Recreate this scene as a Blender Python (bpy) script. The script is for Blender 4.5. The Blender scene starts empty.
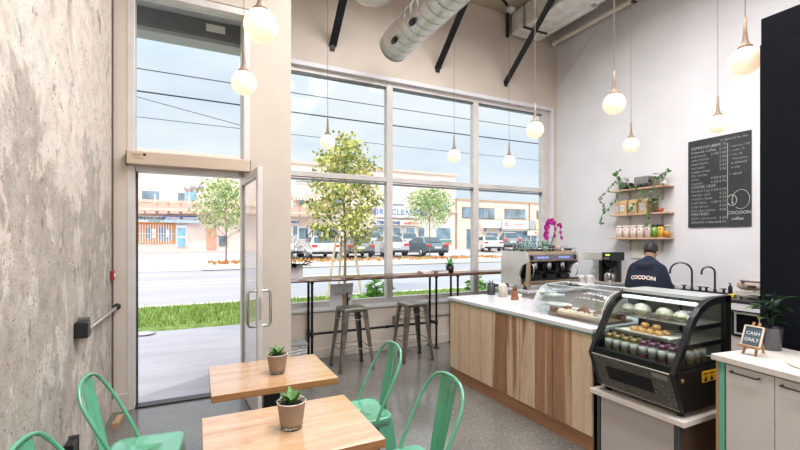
import bpy, math, random
from mathutils import Vector, Matrix, noise as mnoise
random.seed(7)
C = bpy.context.scene.collection
PI = math.pi
# ---------------------------------------------------------------- camera numbers
TH = math.radians(25.8); SN, CS = math.sin(TH), math.cos(TH); FL = 413.5
def dirn(px):
    r = (px-397)/FL
    return r*CS+SN, -r*SN+CS
def on_x(px, py, X):
    wx, wy = dirn(px); Z = X/wx
    return Vector((X, wy*Z, 1.6-(py-240)*Z/FL))
def on_y(px, py, Y):
    wx, wy = dirn(px); Z = Y/wy
    return Vector((wx*Z, Y, 1.6-(py-240)*Z/FL))
def on_z(px, py, z):
    wx, wy = dirn(px); Z = (1.6-z)*FL/(py-240)
    return Vector((wx*Z, wy*Z, z))
def gz(y): return -0.02+max(0, y-12)*0.03        # street ground height

# ---------------------------------------------------------------- materials
def lin(c):
    out = []
    for v in c[:3]:
        v = v/255
        out.append(v/12.92 if v <= .04045 else ((v+.055)/1.055)**2.4)
    return (*out, 1)
MATS = {}
def newmat(name):
    m = bpy.data.materials.new(name); m.use_nodes = True
    nt = m.node_tree; b = nt.nodes['Principled BSDF']
    return m, nt, b
def N(nt, t, **kw):
    n = nt.nodes.new(t)
    for k, v in kw.items(): setattr(n, k, v)
    return n
def coords(nt, scale=(1, 1, 1)):
    tc = N(nt, 'ShaderNodeTexCoord'); mp = N(nt, 'ShaderNodeMapping')
    mp.inputs['Scale'].default_value = scale
    nt.links.new(tc.outputs['Object'], mp.inputs['Vector'])
    return mp.outputs['Vector']
def tnoise(nt, vec, scale, detail=4, rough=.55, dist=0):
    n = N(nt, 'ShaderNodeTexNoise'); n.inputs['Scale'].default_value = scale
    n.inputs['Detail'].default_value = detail; n.inputs['Roughness'].default_value = rough
    n.inputs['Distortion'].default_value = dist
    nt.links.new(vec, n.inputs['Vector']); return n.outputs['Fac']
def ramp(nt, fac, stops, interp='LINEAR'):
    r = N(nt, 'ShaderNodeValToRGB'); e = r.color_ramp.elements; r.color_ramp.interpolation = interp
    while len(e) < len(stops): e.new(.5)
    for el, (p, c) in zip(e, stops):
        el.position = p
        el.color = lin(c) if len(c) == 3 and max(c) > 1 else (*c[:3], 1)
    nt.links.new(fac, r.inputs['Fac']); return r.outputs['Color']
def mix(nt, fac, a, b, mode='MIX'):
    m = N(nt, 'ShaderNodeMix'); m.data_type = 'RGBA'; m.blend_type = mode
    for v, i in ((fac, 0), (a, 6), (b, 7)):
        if isinstance(v, (int, float)): m.inputs[i].default_value = v
        elif isinstance(v, tuple): m.inputs[i].default_value = lin(v)
        else: nt.links.new(v, m.inputs[i])
    return m.outputs[2]
def bump(nt, b, h, strength=.2, dist=.01):
    n = N(nt, 'ShaderNodeBump'); n.inputs['Strength'].default_value = strength; n.inputs['Distance'].default_value = dist
    nt.links.new(h, n.inputs['Height']); nt.links.new(n.outputs['Normal'], b.inputs['Normal'])
def mat(name, col, rough=.5, metal=0, var=.08, vs=6, bmp=0, bs=60, emis=0, coat=0, ecol=None, spec=None, stretch=(1, 1, 1)):
    if name in MATS: return MATS[name]
    m, nt, b = newmat(name)
    v = coords(nt, stretch)
    n = tnoise(nt, v, vs, 3)
    lo = tuple(max(0, c*(1-var)) for c in col); hi = tuple(min(255, c*(1+var)) for c in col)
    c = ramp(nt, n, [(.3, lo), (.7, hi)])
    nt.links.new(c, b.inputs['Base Color'])
    b.inputs['Roughness'].default_value = rough; b.inputs['Metallic'].default_value = metal
    b.inputs['Coat Weight'].default_value = coat
    if spec is not None: b.inputs['Specular IOR Level'].default_value = spec
    if bmp: bump(nt, b, tnoise(nt, v, bs, 4), bmp, .004)
    if emis:
        b.inputs['Emission Color'].default_value = lin(ecol or col); b.inputs['Emission Strength'].default_value = emis
    MATS[name] = m; return m
def glass(name, tint=(250, 253, 252), refl=1.0, ior=1.45):
    if name in MATS: return MATS[name]
    m = bpy.data.materials.new(name); m.use_nodes = True; nt = m.node_tree; nt.nodes.clear()
    out = N(nt, 'ShaderNodeOutputMaterial'); mx = N(nt, 'ShaderNodeMixShader')
    t = N(nt, 'ShaderNodeBsdfTransparent'); t.inputs['Color'].default_value = lin(tint)
    g = N(nt, 'ShaderNodeBsdfGlossy'); g.inputs['Roughness'].default_value = .02
    f = N(nt, 'ShaderNodeFresnel')
    ge = N(nt, 'ShaderNodeNewGeometry'); mr = N(nt, 'ShaderNodeMapRange')   # same index from both faces of the pane
    mr.inputs['To Min'].default_value = ior; mr.inputs['To Max'].default_value = 1/ior
    nt.links.new(ge.outputs['Backfacing'], mr.inputs['Value']); nt.links.new(mr.outputs[0], f.inputs['IOR'])
    ml = N(nt, 'ShaderNodeMath', operation='MULTIPLY'); ml.inputs[1].default_value = refl
    nt.links.new(f.outputs[0], ml.inputs[0]); nt.links.new(ml.outputs[0], mx.inputs[0])
    nt.links.new(t.outputs[0], mx.inputs[1]); nt.links.new(g.outputs[0], mx.inputs[2])
    nt.links.new(mx.outputs[0], out.inputs[0]); MATS[name] = m; return m
def wood(name, stops, scale=(1, 1, 1), ns=2.0, rough=.45, fine=.12, coat=0, knots=False):
    """stops: colour ramp over a stretched noise; scale: small along the grain"""
    m, nt, b = newmat(name)
    v = coords(nt, scale)
    big = tnoise(nt, v, ns, 3, .5, .6)
    c = ramp(nt, big, stops)
    fn = tnoise(nt, v, ns*14, 5, .6)
    g = ramp(nt, fn, [(.3, (1-fine*1.6,)*3), (.7, (1, 1, 1))])
    c = mix(nt, 1.0, c, g, 'MULTIPLY')
    if knots:
        kv = coords(nt, (3.0, 6.5, 1)); vo = N(nt, 'ShaderNodeTexVoronoi'); vo.voronoi_dimensions = '2D'; vo.inputs['Scale'].default_value = 1.25
        nt.links.new(kv, vo.inputs['Vector'])
        kf = ramp(nt, vo.outputs['Distance'], [(.03, (.9, .9, .9)), (.06, (.5, .5, .5)), (.14, (0, 0, 0))])
        few = ramp(nt, tnoise(nt, coords(nt, (1, 1, 1)), 2.6, 1), [(.55, (0, 0, 0)), (.6, (.8, .8, .8))])
        c = mix(nt, mix(nt, 1, kf, few, 'MULTIPLY'), c, (128, 92, 68))
    nt.links.new(c, b.inputs['Base Color'])
    b.inputs['Roughness'].default_value = rough; b.inputs['Coat Weight'].default_value = coat
    b.inputs['Coat Roughness'].default_value = .15
    bump(nt, b, fn, .05, .002)
    MATS[name] = m; return m

# ---------------------------------------------------------------- mesh builder
class MB:
    def __init__(s): s.V = []; s.F = []; s.S = []; s.I = []
    def add(s, vs, fs, smooth=False, mi=0, M=None):
        k = len(s.V)
        for v in vs:
            v = Vector(v)
            s.V.append(M @ v if M else v)
        for f in fs:
            s.F.append(tuple(i+k for i in f)); s.S.append(smooth); s.I.append(mi)
        return s
    def box(s, x0, y0, z0, x1, y1, z1, mi=0, M=None):
        x0, x1 = sorted((x0, x1)); y0, y1 = sorted((y0, y1)); z0, z1 = sorted((z0, z1))
        v = [(x0, y0, z0), (x1, y0, z0), (x1, y1, z0), (x0, y1, z0), (x0, y0, z1), (x1, y0, z1), (x1, y1, z1), (x0, y1, z1)]
        f = [(0, 3, 2, 1), (4, 5, 6, 7), (0, 1, 5, 4), (1, 2, 6, 5), (2, 3, 7, 6), (3, 0, 4, 7)]
        return s.add(v, f, False, mi, M)
    def bar(s, a, b, w, h, up=(0, 0, 1), mi=0, w2=None, h2=None):
        """rectangular bar from a to b (w across, h along up), may taper to w2,h2"""
        a = Vector(a); b = Vector(b); d = (b-a).normalized(); u = Vector(up)
        x = d.cross(u)
        if x.length < 1e-4: x = d.cross(Vector((1, 0, 0)))
        x.normalize(); u = x.cross(d).normalized()
        w2 = w if w2 is None else w2; h2 = h if h2 is None else h2
        v = [a+x*i*w/2+u*j*h/2 for i, j in ((-1, -1), (1, -1), (1, 1), (-1, 1))] + [b+x*i*w2/2+u*j*h2/2 for i, j in ((-1, -1), (1, -1), (1, 1), (-1, 1))]
        return s.add(v, [(3, 2, 1, 0), (4, 5, 6, 7), (0, 1, 5, 4), (1, 2, 6, 5), (2, 3, 7, 6), (3, 0, 4, 7)], False, mi)
    def tube(s, pts, r, n=8, closed=False, mi=0, caps=True, flat=1.0):
        P = [Vector(p) for p in pts]; m = len(P)
        R = r if isinstance(r, (list, tuple)) else [r]*m
        nrm = None; rings = []
        for i, p in enumerate(P):
            if closed: t = (P[(i+1) % m]-P[i-1])
            else: t = P[min(i+1, m-1)]-P[max(i-1, 0)]
            t.normalize()
            if nrm is None:
                nrm = t.orthogonal().normalized() if abs(t.z) > .95 else t.cross(Vector((0, 0, 1))).normalized()
            nrm = (nrm-t*nrm.dot(t)).normalized(); bn = t.cross(nrm)
            rings.append([p+(nrm*math.cos(2*PI*k/n)+bn*math.sin(2*PI*k/n)*flat)*R[i] for k in range(n)])
        v = [q for rg in rings for q in rg]; f = []
        for i in range(m if closed else m-1):
            j = (i+1) % m
            for k in range(n):
                f.append((i*n+k, i*n+(k+1) % n, j*n+(k+1) % n, j*n+k))
        s.add(v, f, True, mi)
        if caps and not closed:
            s.add(rings[0], [tuple(range(n-1, -1, -1))], False, mi); s.add(rings[-1], [tuple(range(n))], False, mi)
        return s
    def lathe(s, prof, n=20, c=(0, 0, 0), mi=0, M=None, sx=1, sy=1):
        v = []; f = []; c = Vector(c)
        for r, z in prof:
            for k in range(n):
                q = Vector((r*math.cos(2*PI*k/n)*sx, r*math.sin(2*PI*k/n)*sy, z))
                v.append((M @ q if M else q)+c)
        for i in range(len(prof)-1):
            for k in range(n):
                f.append((i*n+k, i*n+(k+1) % n, (i+1)*n+(k+1) % n, (i+1)*n+k))
        if prof[0][0] > 1e-5: f.append(tuple(range(n-1, -1, -1)))
        if prof[-1][0] > 1e-5: f.append(tuple((len(prof)-1)*n+k for k in range(n)))
        return s.add(v, f, True, mi)
    def prism(s, pts, vec, mi=0, smooth=False):
        n = len(pts); vec = Vector(vec); P = [Vector(p) for p in pts]
        s.add(P+[p+vec for p in P], [tuple(range(n-1, -1, -1)), tuple(range(n, 2*n))], False, mi)
        return s.add(P+[p+vec for p in P], [(i, (i+1) % n, n+(i+1) % n, n+i) for i in range(n)], smooth, mi)
    def ball(s, c, r, sc=(1, 1, 1), nu=16, nv=10, mi=0, M=None):
        c = Vector(c); v = []; f = []
        for j in range(nv+1):
            a = PI*j/nv
            for i in range(nu):
                b = 2*PI*i/nu
                q = Vector((r*sc[0]*math.sin(a)*math.cos(b), r*sc[1]*math.sin(a)*math.sin(b), r*sc[2]*math.cos(a)))
                v.append((M @ q if M else q)+c)
        for j in range(nv):
            for i in range(nu):
                f.append((j*nu+i, (j+1)*nu+i, (j+1)*nu+(i+1) % nu, j*nu+(i+1) % nu))
        return s.add(v, f, True, mi)
    def grid(s, fn, nu, nv, smooth=True, mi=0):
        v = [fn(i/nu, j/nv) for j in range(nv+1) for i in range(nu+1)]
        f = [(j*(nu+1)+i, j*(nu+1)+i+1, (j+1)*(nu+1)+i+1, (j+1)*(nu+1)+i) for j in range(nv) for i in range(nu)]
        return s.add(v, f, smooth, mi)
    def leaf(s, p, d, w, l, up=(0, 0, 1), droop=.25, mi=0):
        """a pointed leaf blade from p along d"""
        p = Vector(p); d = Vector(d).normalized(); x = d.cross(Vector(up))
        if x.length < 1e-3: x = d.orthogonal()
        x.normalize(); u = x.cross(d)
        prof = ((0, .12), (.3, .9), (.6, 1), (.85, .5), (1, .04))
        v = []
        for t, k in prof:
            q = p+d*l*t-u*droop*l*t*t
            v += [q-x*w/2*k+u*w*.12*k, q-u*w*.06*k, q+x*w/2*k+u*w*.12*k]
        f = []
        for i in range(4):
            f += [(3*i, 3*i+1, 3*i+4, 3*i+3), (3*i+1, 3*i+2, 3*i+5, 3*i+4)]
        return s.add(v, f, True, mi)
    def chip(s, p, d, u, w, l, mi=0):
        p = Vector(p); d = Vector(d).normalized(); x = d.cross(Vector(u))
        if x.length < 1e-3: x = d.orthogonal()
        x.normalize()
        return s.add([p, p+d*l*.5+x*w/2, p+d*l, p+d*l*.5-x*w/2], [(0, 1, 2, 3)], False, mi)
    def build(s, name, m, parent=None, bevel=0, seg=2, solid=0, at=None):
        me = bpy.data.meshes.new(name)
        off = Vector((0, 0, 0)); o = bpy.data.objects.new(name, me)
        if parent is not None:
            if parent.name in WORLD: off = WORLD[parent.name]
        elif at is not None: off = Vector(at)
        else:
            xs = [v.x for v in s.V]; ys = [v.y for v in s.V]; zs = [v.z for v in s.V]
            off = Vector(((min(xs)+max(xs))/2, (min(ys)+max(ys))/2, min(zs)))
        me.from_pydata([v-off for v in s.V], [], s.F)
        me.polygons.foreach_set('use_smooth', s.S)
        ms = m if isinstance(m, (list, tuple)) else [m]
        for q in ms: me.materials.append(q)
        me.polygons.foreach_set('material_index', s.I)
        me.update(); C.objects.link(o)
        if parent is not None:
            o.parent = parent
            if parent.name in WORLD: WORLD[o.name] = off
        else: o.location = off
        if bevel:
            b = o.modifiers.new('Bevel', 'BEVEL'); b.width = bevel; b.segments = seg; b.limit_method = 'ANGLE'; b.angle_limit = math.radians(40)
        if solid:
            b = o.modifiers.new('Solidify', 'SOLIDIFY'); b.thickness = solid; b.offset = 0
        return o
WORLD = {}
def thing(name, label, cat, loc=(0, 0, 0), rz=0, group=None, world=False):
    o = bpy.data.objects.new(name, None); C.objects.link(o); o.empty_display_size = .1
    o.location = loc; o.rotation_euler = (0, 0, rz)
    o['label'] = label; o['category'] = cat
    if group: o['group'] = group
    if world: WORLD[o.name] = Vector(loc)
    return o
def tag(o, label, cat, group=None, kind=None):
    o['label'] = label; o['category'] = cat
    if group: o['group'] = group
    if kind: o['kind'] = kind
    return o
def struct(o, label=None, cat=None):
    o['kind'] = 'structure'
    if label: o['label'] = label
    if cat: o['category'] = cat
    return o
def sroot(name, loc, label=None, cat=None):
    o = bpy.data.objects.new(name, None); C.objects.link(o); o.location = loc; WORLD[o.name] = Vector(loc)
    return struct(o, label, cat)
KIDS = {}
def dup(root, loc, rz=None, label=None, group=None, scale=None):
    r = root.copy(); C.objects.link(r); r.location = loc
    if rz is not None: r.rotation_euler = (0, 0, rz)
    if scale: r.scale = (scale,)*3
    if label: r['label'] = label
    if group: r['group'] = group
    for ch in list(root.children):
        c = ch.copy(); C.objects.link(c); c.parent = r
        for g in list(ch.children):
            d = g.copy(); C.objects.link(d); d.parent = c
    return r
def text_geo(body, size, align='CENTER', spacing=1.0, bold=0):
    cu = bpy.data.curves.new('lettering', 'FONT'); cu.body = body; cu.size = size
    cu.align_x = align; cu.space_character = spacing; cu.offset = bold; cu.resolution_u = 3
    o = bpy.data.objects.new('lettering', cu); C.objects.link(o)
    dg = bpy.context.evaluated_depsgraph_get(); dg.update()
    me = bpy.data.meshes.new_from_object(o.evaluated_get(dg))
    vs = [v.co.copy() for v in me.vertices]; fs = [tuple(p.vertices) for p in me.polygons]
    bpy.data.objects.remove(o); bpy.data.curves.remove(cu); bpy.data.meshes.remove(me)
    return vs, fs
def text(mb, body, size, org, xdir, ydir, align='CENTER', spacing=1.0, bold=0, mi=0, fn=None):
    vs, fs = text_geo(body, size, align, spacing, bold)
    org = Vector(org); xdir = Vector(xdir); ydir = Vector(ydir)
    mb.add([(fn(v) if fn else org+xdir*v.x+ydir*v.y) for v in vs], fs, False, mi)
    return mb
def arc(c, r, a0, a1, n, ax=(1, 0, 0), ay=(0, 0, 1)):
    c = Vector(c); ax = Vector(ax); ay = Vector(ay)
    return [c+ax*r*math.cos(a0+(a1-a0)*i/n)+ay*r*math.sin(a0+(a1-a0)*i/n) for i in range(n+1)]
def smooth_path(pts, n=6):
    P = [Vector(p) for p in pts]; out = []
    for i in range(len(P)-1):
        p0 = P[max(i-1, 0)]; p1 = P[i]; p2 = P[i+1]; p3 = P[min(i+2, len(P)-1)]
        for k in range(n):
            t = k/n
            out.append(.5*((2*p1)+(p2-p0)*t+(2*p0-5*p1+4*p2-p3)*t*t+(3*p1-p0-3*p2+p3)*t**3))
    out.append(P[-1]); return out
rnd = random.uniform
def rdir():
    while True:
        v = Vector((rnd(-1, 1), rnd(-1, 1), rnd(-1, 1)))
        if .05 < v.length < 1: return v.normalized()

# common materials
M_white = mat('white_paint', (222, 220, 221), .55, var=.02, vs=2)
M_beige = mat('beige_paint', (206, 193, 178), .6, var=.02, vs=2)
M_frame = mat('anodised_frame', (212, 206, 200), .4, .15, var=.03)
M_black = mat('black_powder_coat', (22, 23, 26), .45, .3)
M_dark = mat('black_plastic', (26, 27, 29), .4)
M_steel = mat('brushed_steel', (190, 186, 180), .28, 1, var=.06, stretch=(1, 1, 12))
M_chrome = mat('chrome', (215, 215, 215), .1, 1, var=.02)
M_glass = glass('clear_glass', refl=.35)
M_dglass = glass('door_glass', refl=1.0, ior=2.3)
M_case = glass('case_glass', (240, 248, 246), refl=.8)
M_acrylic = glass('clear_acrylic', (246, 250, 250), refl=1.1)
M_mint = mat('mint_enamel', (90, 166, 130), .2, 0, var=.04, coat=1.0)
M_gun = mat('gunmetal', (132, 128, 122), .3, .85, var=.18, vs=9)
M_leaf = mat('green_leaf', (62, 120, 52), .45, var=.3, vs=20)
M_leafd = mat('dark_green_leaf', (24, 50, 30), .4, var=.3, vs=20)
M_soil = mat('potting_soil', (38, 30, 26), .95, bmp=.6)
M_stone = mat('white_stone_top', (218, 217, 220), .16, var=.015, vs=4)
M_quartz = mat('beige_quartz_top', (222, 214, 204), .22, var=.03, vs=30)
M_cab = mat('cabinet_laminate', (206, 198, 192), .5, var=.015)
M_paper = mat('white_paper', (238, 234, 228), .7, var=.02)
M_cream = mat('cream_ceramic', (228, 222, 210), .35, var=.03)
M_tan = mat('tan_ceramic', (150, 132, 114), .6, var=.04, stretch=(1, 1, 1))
M_black_text = mat('black_lettering', (20, 20, 24), .6)
M_white_text = mat('white_lettering', (240, 238, 232), .7)
GLOBE_E = .9
FILLS = [(1.9, 2.9, 150), (1.9, .2, 195), (2.7, -2.0, 175), (3.2, 2.5, 145)]  # added fill lights: x, y, watts
FILL_S = 2.2
FILL_C = (250, 249, 252)
FILL_SPREAD = 2.8
SUN_E = 1.7
SUN_TO = (-.58, -.40, .71)
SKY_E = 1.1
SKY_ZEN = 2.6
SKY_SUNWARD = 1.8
EXPO = 0.0
# ================================================================ SETTING
def concrete_wall():
    m, nt, b = newmat('peeling_plaster_concrete')
    v = coords(nt)
    geo = N(nt, 'ShaderNodeNewGeometry'); sep = N(nt, 'ShaderNodeSeparateXYZ'); nt.links.new(geo.outputs['Position'], sep.inputs[0])
    fine = tnoise(nt, v, 55, 6, .7)
    plaster = ramp(nt, tnoise(nt, v, 3.0, 6, .65, .4), [(.25, (212, 198, 183)), (.5, (232, 219, 205)), (.75, (242, 232, 221))])
    conc = ramp(nt, tnoise(nt, v, 2.2, 8, .7, .3), [(.25, (168, 158, 146)), (.5, (192, 182, 170)), (.75, (218, 209, 198))])
    # bare concrete mostly below about 2.3 m, plaster skin above it
    big = tnoise(nt, coords(nt, (1, 1.0, .85)), 1.7, 9, .66, .6)
    mp = N(nt, 'ShaderNodeMapRange'); mp.inputs['From Min'].default_value = 1.55; mp.inputs['From Max'].default_value = 2.7
    mp.inputs['To Min'].default_value = -.08; mp.inputs['To Max'].default_value = .17
    nt.links.new(sep.outputs['Z'], mp.inputs['Value'])
    ad = N(nt, 'ShaderNodeMath', operation='ADD'); nt.links.new(big, ad.inputs[0]); nt.links.new(mp.outputs[0], ad.inputs[1])
    f = ramp(nt, ad.outputs[0], [(.49, (0, 0, 0)), (.52, (.8, .8, .8)), (.56, (1, 1, 1))])
    c = mix(nt, f, conc, plaster)
    pa = tnoise(nt, coords(nt, (1, 1.25, .9)), 3.1, 10, .72, .25)       # ragged plaster scraps left on the concrete
    c = mix(nt, ramp(nt, pa, [(.555, (0, 0, 0)), (.575, (.85, .85, .85))]), c, (226, 218, 208))
    pb = tnoise(nt, coords(nt, (1, 1.1, 1)), 5.3, 9, .7, .3)
    c = mix(nt, ramp(nt, pb, [(.60, (0, 0, 0)), (.63, (.7, .7, .7))]), c, (150, 138, 124))
    # chalky vertical drips
    dr = tnoise(nt, coords(nt, (1, 1.6, .85)), 2.4, 8, .68, .4)
    c = mix(nt, ramp(nt, dr, [(.57, (0, 0, 0)), (.61, (.75, .75, .75))]), c, (222, 213, 203))
    # grey damp stains
    st = tnoise(nt, coords(nt, (1, 1.6, .8)), 1.1, 5, .6, 1.0)
    c = mix(nt, ramp(nt, st, [(.58, (0, 0, 0)), (.72, (.6, .6, .6))]), c, (128, 122, 114))
    # pits and specks
    pt = tnoise(nt, v, 26, 4, .65)
    c = mix(nt, ramp(nt, pt, [(.63, (0, 0, 0)), (.70, (.85, .85, .85))]), c, (74, 64, 56))
    c = mix(nt, .35, c, mix(nt, 1, c, ramp(nt, fine, [(.3, (.55, .55, .55)), (.7, (1, 1, 1))]), 'MULTIPLY'))
    gr = tnoise(nt, v, 13, 8, .75)
    c = mix(nt, .8, c, mix(nt, 1, c, ramp(nt, gr, [(.30, (.52, .49, .46)), (.5, (.92, .91, .9)), (.7, (1, 1, 1))]), 'MULTIPLY'))
    dk = tnoise(nt, coords(nt, (1, 1.3, .9)), 2.1, 9, .74, .2)
    c = mix(nt, ramp(nt, dk, [(.64, (0, 0, 0)), (.71, (.8, .8, .8))]), c, (84, 78, 72))
    nt.links.new(c, b.inputs['Base Color']); b.inputs['Roughness'].default_value = .85
    bump(nt, b, fine, .5, .01); return m
def floor_mat():
    m, nt, b = newmat('polished_concrete')
    v = coords(nt)
    c = ramp(nt, tnoise(nt, v, 1.6, 4, .5), [(.25, (94, 92, 87)), (.75, (118, 115, 109))])
    sp = tnoise(nt, v, 46, 2, .5)
    c = mix(nt, ramp(nt, sp, [(.60, (0, 0, 0)), (.68, (.6, .6, .6))]), c, (160, 156, 148))
    sp2 = tnoise(nt, v, 60, 2, .5)
    c = mix(nt, ramp(nt, sp2, [(.62, (0, 0, 0)), (.7, (.7, .7, .7))]), c, (52, 50, 47))
    nt.links.new(c, b.inputs['Base Color'])
    r = ramp(nt, tnoise(nt, v, 2.5, 5), [(.3, (.12, .12, .12)), (.7, (.2, .2, .2))])
    nt.links.new(r, b.inputs['Roughness']); b.inputs['Specular IOR Level'].default_value = .85
    return m
XL, XR, ZC, YW, YE = -.71, 5.88, 5.43, 5.5, 4.6
M_floor = floor_mat()
struct(MB().box(XL-.2, -4, -.15, XR+.2, 4.72, 0).box(.5, 4.72, -.15, XR+.2, 5.7, 0).build('floor', M_floor, at=(0, 0, 0)))
struct(MB().box(XL-.2, -4.2, 0, XL, 4.75, ZC).build('wall_left', concrete_wall(), at=(0, 0, 0)))
struct(MB().box(XR, -4.2, 0, XR+.2, 5.7, ZC).build('wall_right', M_white, at=(0, 0, 0)))
M_ceil = mat('painted_deck', (186, 170, 148), .8, var=.12, vs=3)
struct(MB().box(XL-.2, -4.2, ZC, XR+.2, 5.95, ZC+.15).build('ceiling', M_ceil, at=(0, 0, 0)))
# wall behind the viewer with a wide unseen opening added to let daylight in
b = MB().box(XL, -4.2, 0, XR, -4, .7).box(XL, -4.2, 4.6, XR, -4, ZC).box(XL, -4.2, .7, XL+.4, -4, 4.6).box(XR-.4, -4.2, .7, XR, -4, 4.6)
struct(b.build('wall_back', M_white, at=(0, 0, 0)))
# window wall
b = MB().box(.93, YW, 0, XR, 5.7, .66).box(.93, YW, 3.95, XR, 5.7, ZC).box(5.76, YW, .66, XR, 5.7, 3.95)
struct(b.build('wall_front', M_beige, at=(0, 0, 0)))
# entry wall: strip by the concrete, pier between door and window, wall over the door
b = MB().box(XL, YE, 0, -.593, 4.76, ZC).box(.502, YE, 0, .93, 5.7, ZC).box(-.593, YE, 4.03, .502, 4.76, ZC)
struct(b.build('wall_entry', M_beige, at=(0, 0, 0)))
M_base = mat('baseboard_paint', (196, 186, 174), .5, var=.02)
struct(MB().box(.93, YW-.014, 0, XR, YW, .13).build('baseboard_front', M_base, bevel=.003))
b = MB().box(XL+.0, YE-.016, 0, -.575, YE, .16).box(.49, YE-.016, 0, .944, YE, .13).box(.93, YE, 0, .944, YW-.014, .13)
struct(b.build('baseboard_entry', M_base, bevel=.003))
struct(MB().box(XL, 4.575, .13, XL+.012, YE, ZC).build('trim_1', mat('corner_strip_brown', (96, 86, 76), .9)))  # thin dark brown strip up the wall corner
# partition: tall dark wall at the end of the bar
M_navy = mat('black_blue_panel', (14, 17, 24), .8, var=.05, spec=.15)
b = MB().box(3.31, -3.9, 0, 3.95, 1.40, 2.87)
w = struct(b.build('wall_partition', M_navy, at=(3.6, -1, 0)))
struct(MB().box(3.313, -3.9, 2.872, 3.95, 1.395, 3.04).build('trim_2', M_navy))

# ---- the big window: frame, six panes, sill
win = sroot('window_1', (3.3, 5.6, .66), 'aluminium framed six pane shop window over the drink bar', 'window')
y0, y1 = 5.55, 5.65
f = MB()
f.box(.945, y0, .68, 1.04, y1, 3.93).box(5.59, y0, .68, 5.74, y1, 3.93)
f.box(2.515, y0, .68, 2.615, y1, 3.93).box(4.08, y0, .68, 4.18, y1, 3.93)
for xa, xb in ((1.04, 2.515), (2.615, 4.08), (4.18, 5.59)):
    f.box(xa, y0, .68, xb, y1, .757).box(xa, y0, 3.86, xb, y1, 3.93)
    f.box(xa, y0, 2.455, xb, y1, 2.53)
f.build('frame', M_frame, win, bevel=.006)
f = MB()
for xa, xb in ((1.04, 2.515), (2.615, 4.08), (4.18, 5.59)):
    f.box(xa, y0+.01, 2.418, xb, y1, 2.436)
    f.box(xa, y0+.02, 3.845, xb, y1, 3.858)
f.build('glazing_bead', mat('bead_dark', (110, 112, 118), .4, .5), win)
for xa, xb in ((1.04, 2.515), (2.615, 4.08), (4.18, 5.59)):
    for za, zb in ((.757, 2.418), (2.53, 3.845)):
        MB().box(xa, 5.6, za, xb, 5.606, zb).build('glass', M_glass, win)
MB().box(.93, YW-.035, .635, 5.76, y0+.01, .675).build('sill', M_white, win, bevel=.005)
f = MB().box(.93, YW-.012, 3.925, 5.80, 5.56, 3.985).box(5.742, YW-.012, .66, 5.80, 5.56, 3.93)
f.build('reveal_trim', M_white, win, bevel=.004)

# ---- door with transom window over it
dr = sroot('door_1', (-.04, 4.66, 0), 'glass shop door in aluminium frame standing open inward', 'door')
f = MB().box(-.593, 4.595, 0, -.53, 4.74, 4.02).box(.44, 4.595, 0, .502, 4.74, 4.02)
f.box(-.53, 4.595, 3.95, .44, 4.74, 4.02).box(-.53, 4.62, 2.255, .44, 4.74, 2.45)
f.build('frame', M_frame, dr, bevel=.005)
MB().box(-.53, 4.60, 0, .44, 4.72, .014).build('threshold', M_dark, dr)
MB().box(-.53, 4.69, 2.45, .44, 4.696, 3.95).build('transom_glass', M_glass, dr)
MB().box(-.53, 4.68, 2.20, -.515, 4.74, 2.255).box(-.527, 4.69, .014, -.517, 4.74, 2.255).build('gasket', M_dark, dr)
# leaf, hinged on the right jamb, swung in about 94 degrees
hx, hy = .437, 4.655
ex, ey = .498, 3.79
d = Vector((ex-hx, ey-hy, 0)); LW = d.length; d.normalize(); nn = Vector((-d.y, d.x, 0))
LM = Matrix(((d.x, nn.x, 0, hx), (d.y, nn.y, 0, hy), (0, 0, 1, 0), (0, 0, 0, 1)))
f = MB()
t = .022
f.box(0, -t, .01, .045, t, 2.245, M=LM).box(LW-.075, -t, .01, LW, t, 2.245, M=LM)
f.box(.045, -t, 2.165, LW-.075, t, 2.245, M=LM).box(.045, -t, .01, LW-.075, t, .20, M=LM)
leaf = f.build('door_leaf', M_frame, dr, bevel=.004)
MB().box(.045, -.004, .20, LW-.075, .004, 2.165, M=LM).build('door_glass', M_dglass, leaf)
for sgn in (-1, 1):
    pp = [LM @ Vector(q) for q in ((LW-.04, sgn*t, .84), (LW-.04, sgn*(t+.06), .84), (LW-.04, sgn*(t+.075), .86), (LW-.04, sgn*(t+.075), 1.13), (LW-.04, sgn*(t+.06), 1.15), (LW-.04, sgn*t, 1.15))]
    MB().tube(pp, .013, 10).build('pull_handle', M_steel, leaf)
MB().box(LW, -.012, .9, LW+.004, .012, 1.1, M=LM).box(LW+.004, -.006, .97, LW+.007, .006, 1.03, M=LM).build('lock_plate', M_steel, leaf)
MB().lathe([(.014, 0), (.014, .02)], 12, M=LM @ Matrix.Translation((LW-.1, t, 1.0)) @ Matrix.Rotation(-PI/2, 4, 'X')).build('lock_cylinder', M_dark, leaf)
# automatic opener
op = thing('door_operator', 'long beige automatic opener box over the glass door', 'door opener', (-.045, 4.55, 2.30), world=True)
MB().box(-.585, 4.50, 2.305, .495, 4.62, 2.425).build('housing', mat('opener_cover', (196, 176, 154), .45, .15, var=.02), op, bevel=.006)
for xa in (-.592, .495): MB().box(xa, 4.51, 2.30, xa+.006, 4.6, 2.425).build('end_cap', M_dark, op)
# (maker's mark is unreadable: only its small square is kept)
f = MB().box(-.545, 4.4985, 2.392, -.47, 4.5, 2.398).box(-.545, 4.4985, 2.376, -.475, 4.5, 2.382).box(-.53, 4.4985, 2.355, -.45, 4.5, 2.361)
f.build('maker_plate', mat('grey_print', (130, 112, 98), .6), op)
MB().box(-.455, 4.498, 2.385, -.43, 4.5, 2.408).build('sensor', M_dark, op)
MB().bar((.41, 4.6, 2.29), (.47, 4.3, 2.20), .03, .012).build('arm', M_steel, op)

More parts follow.
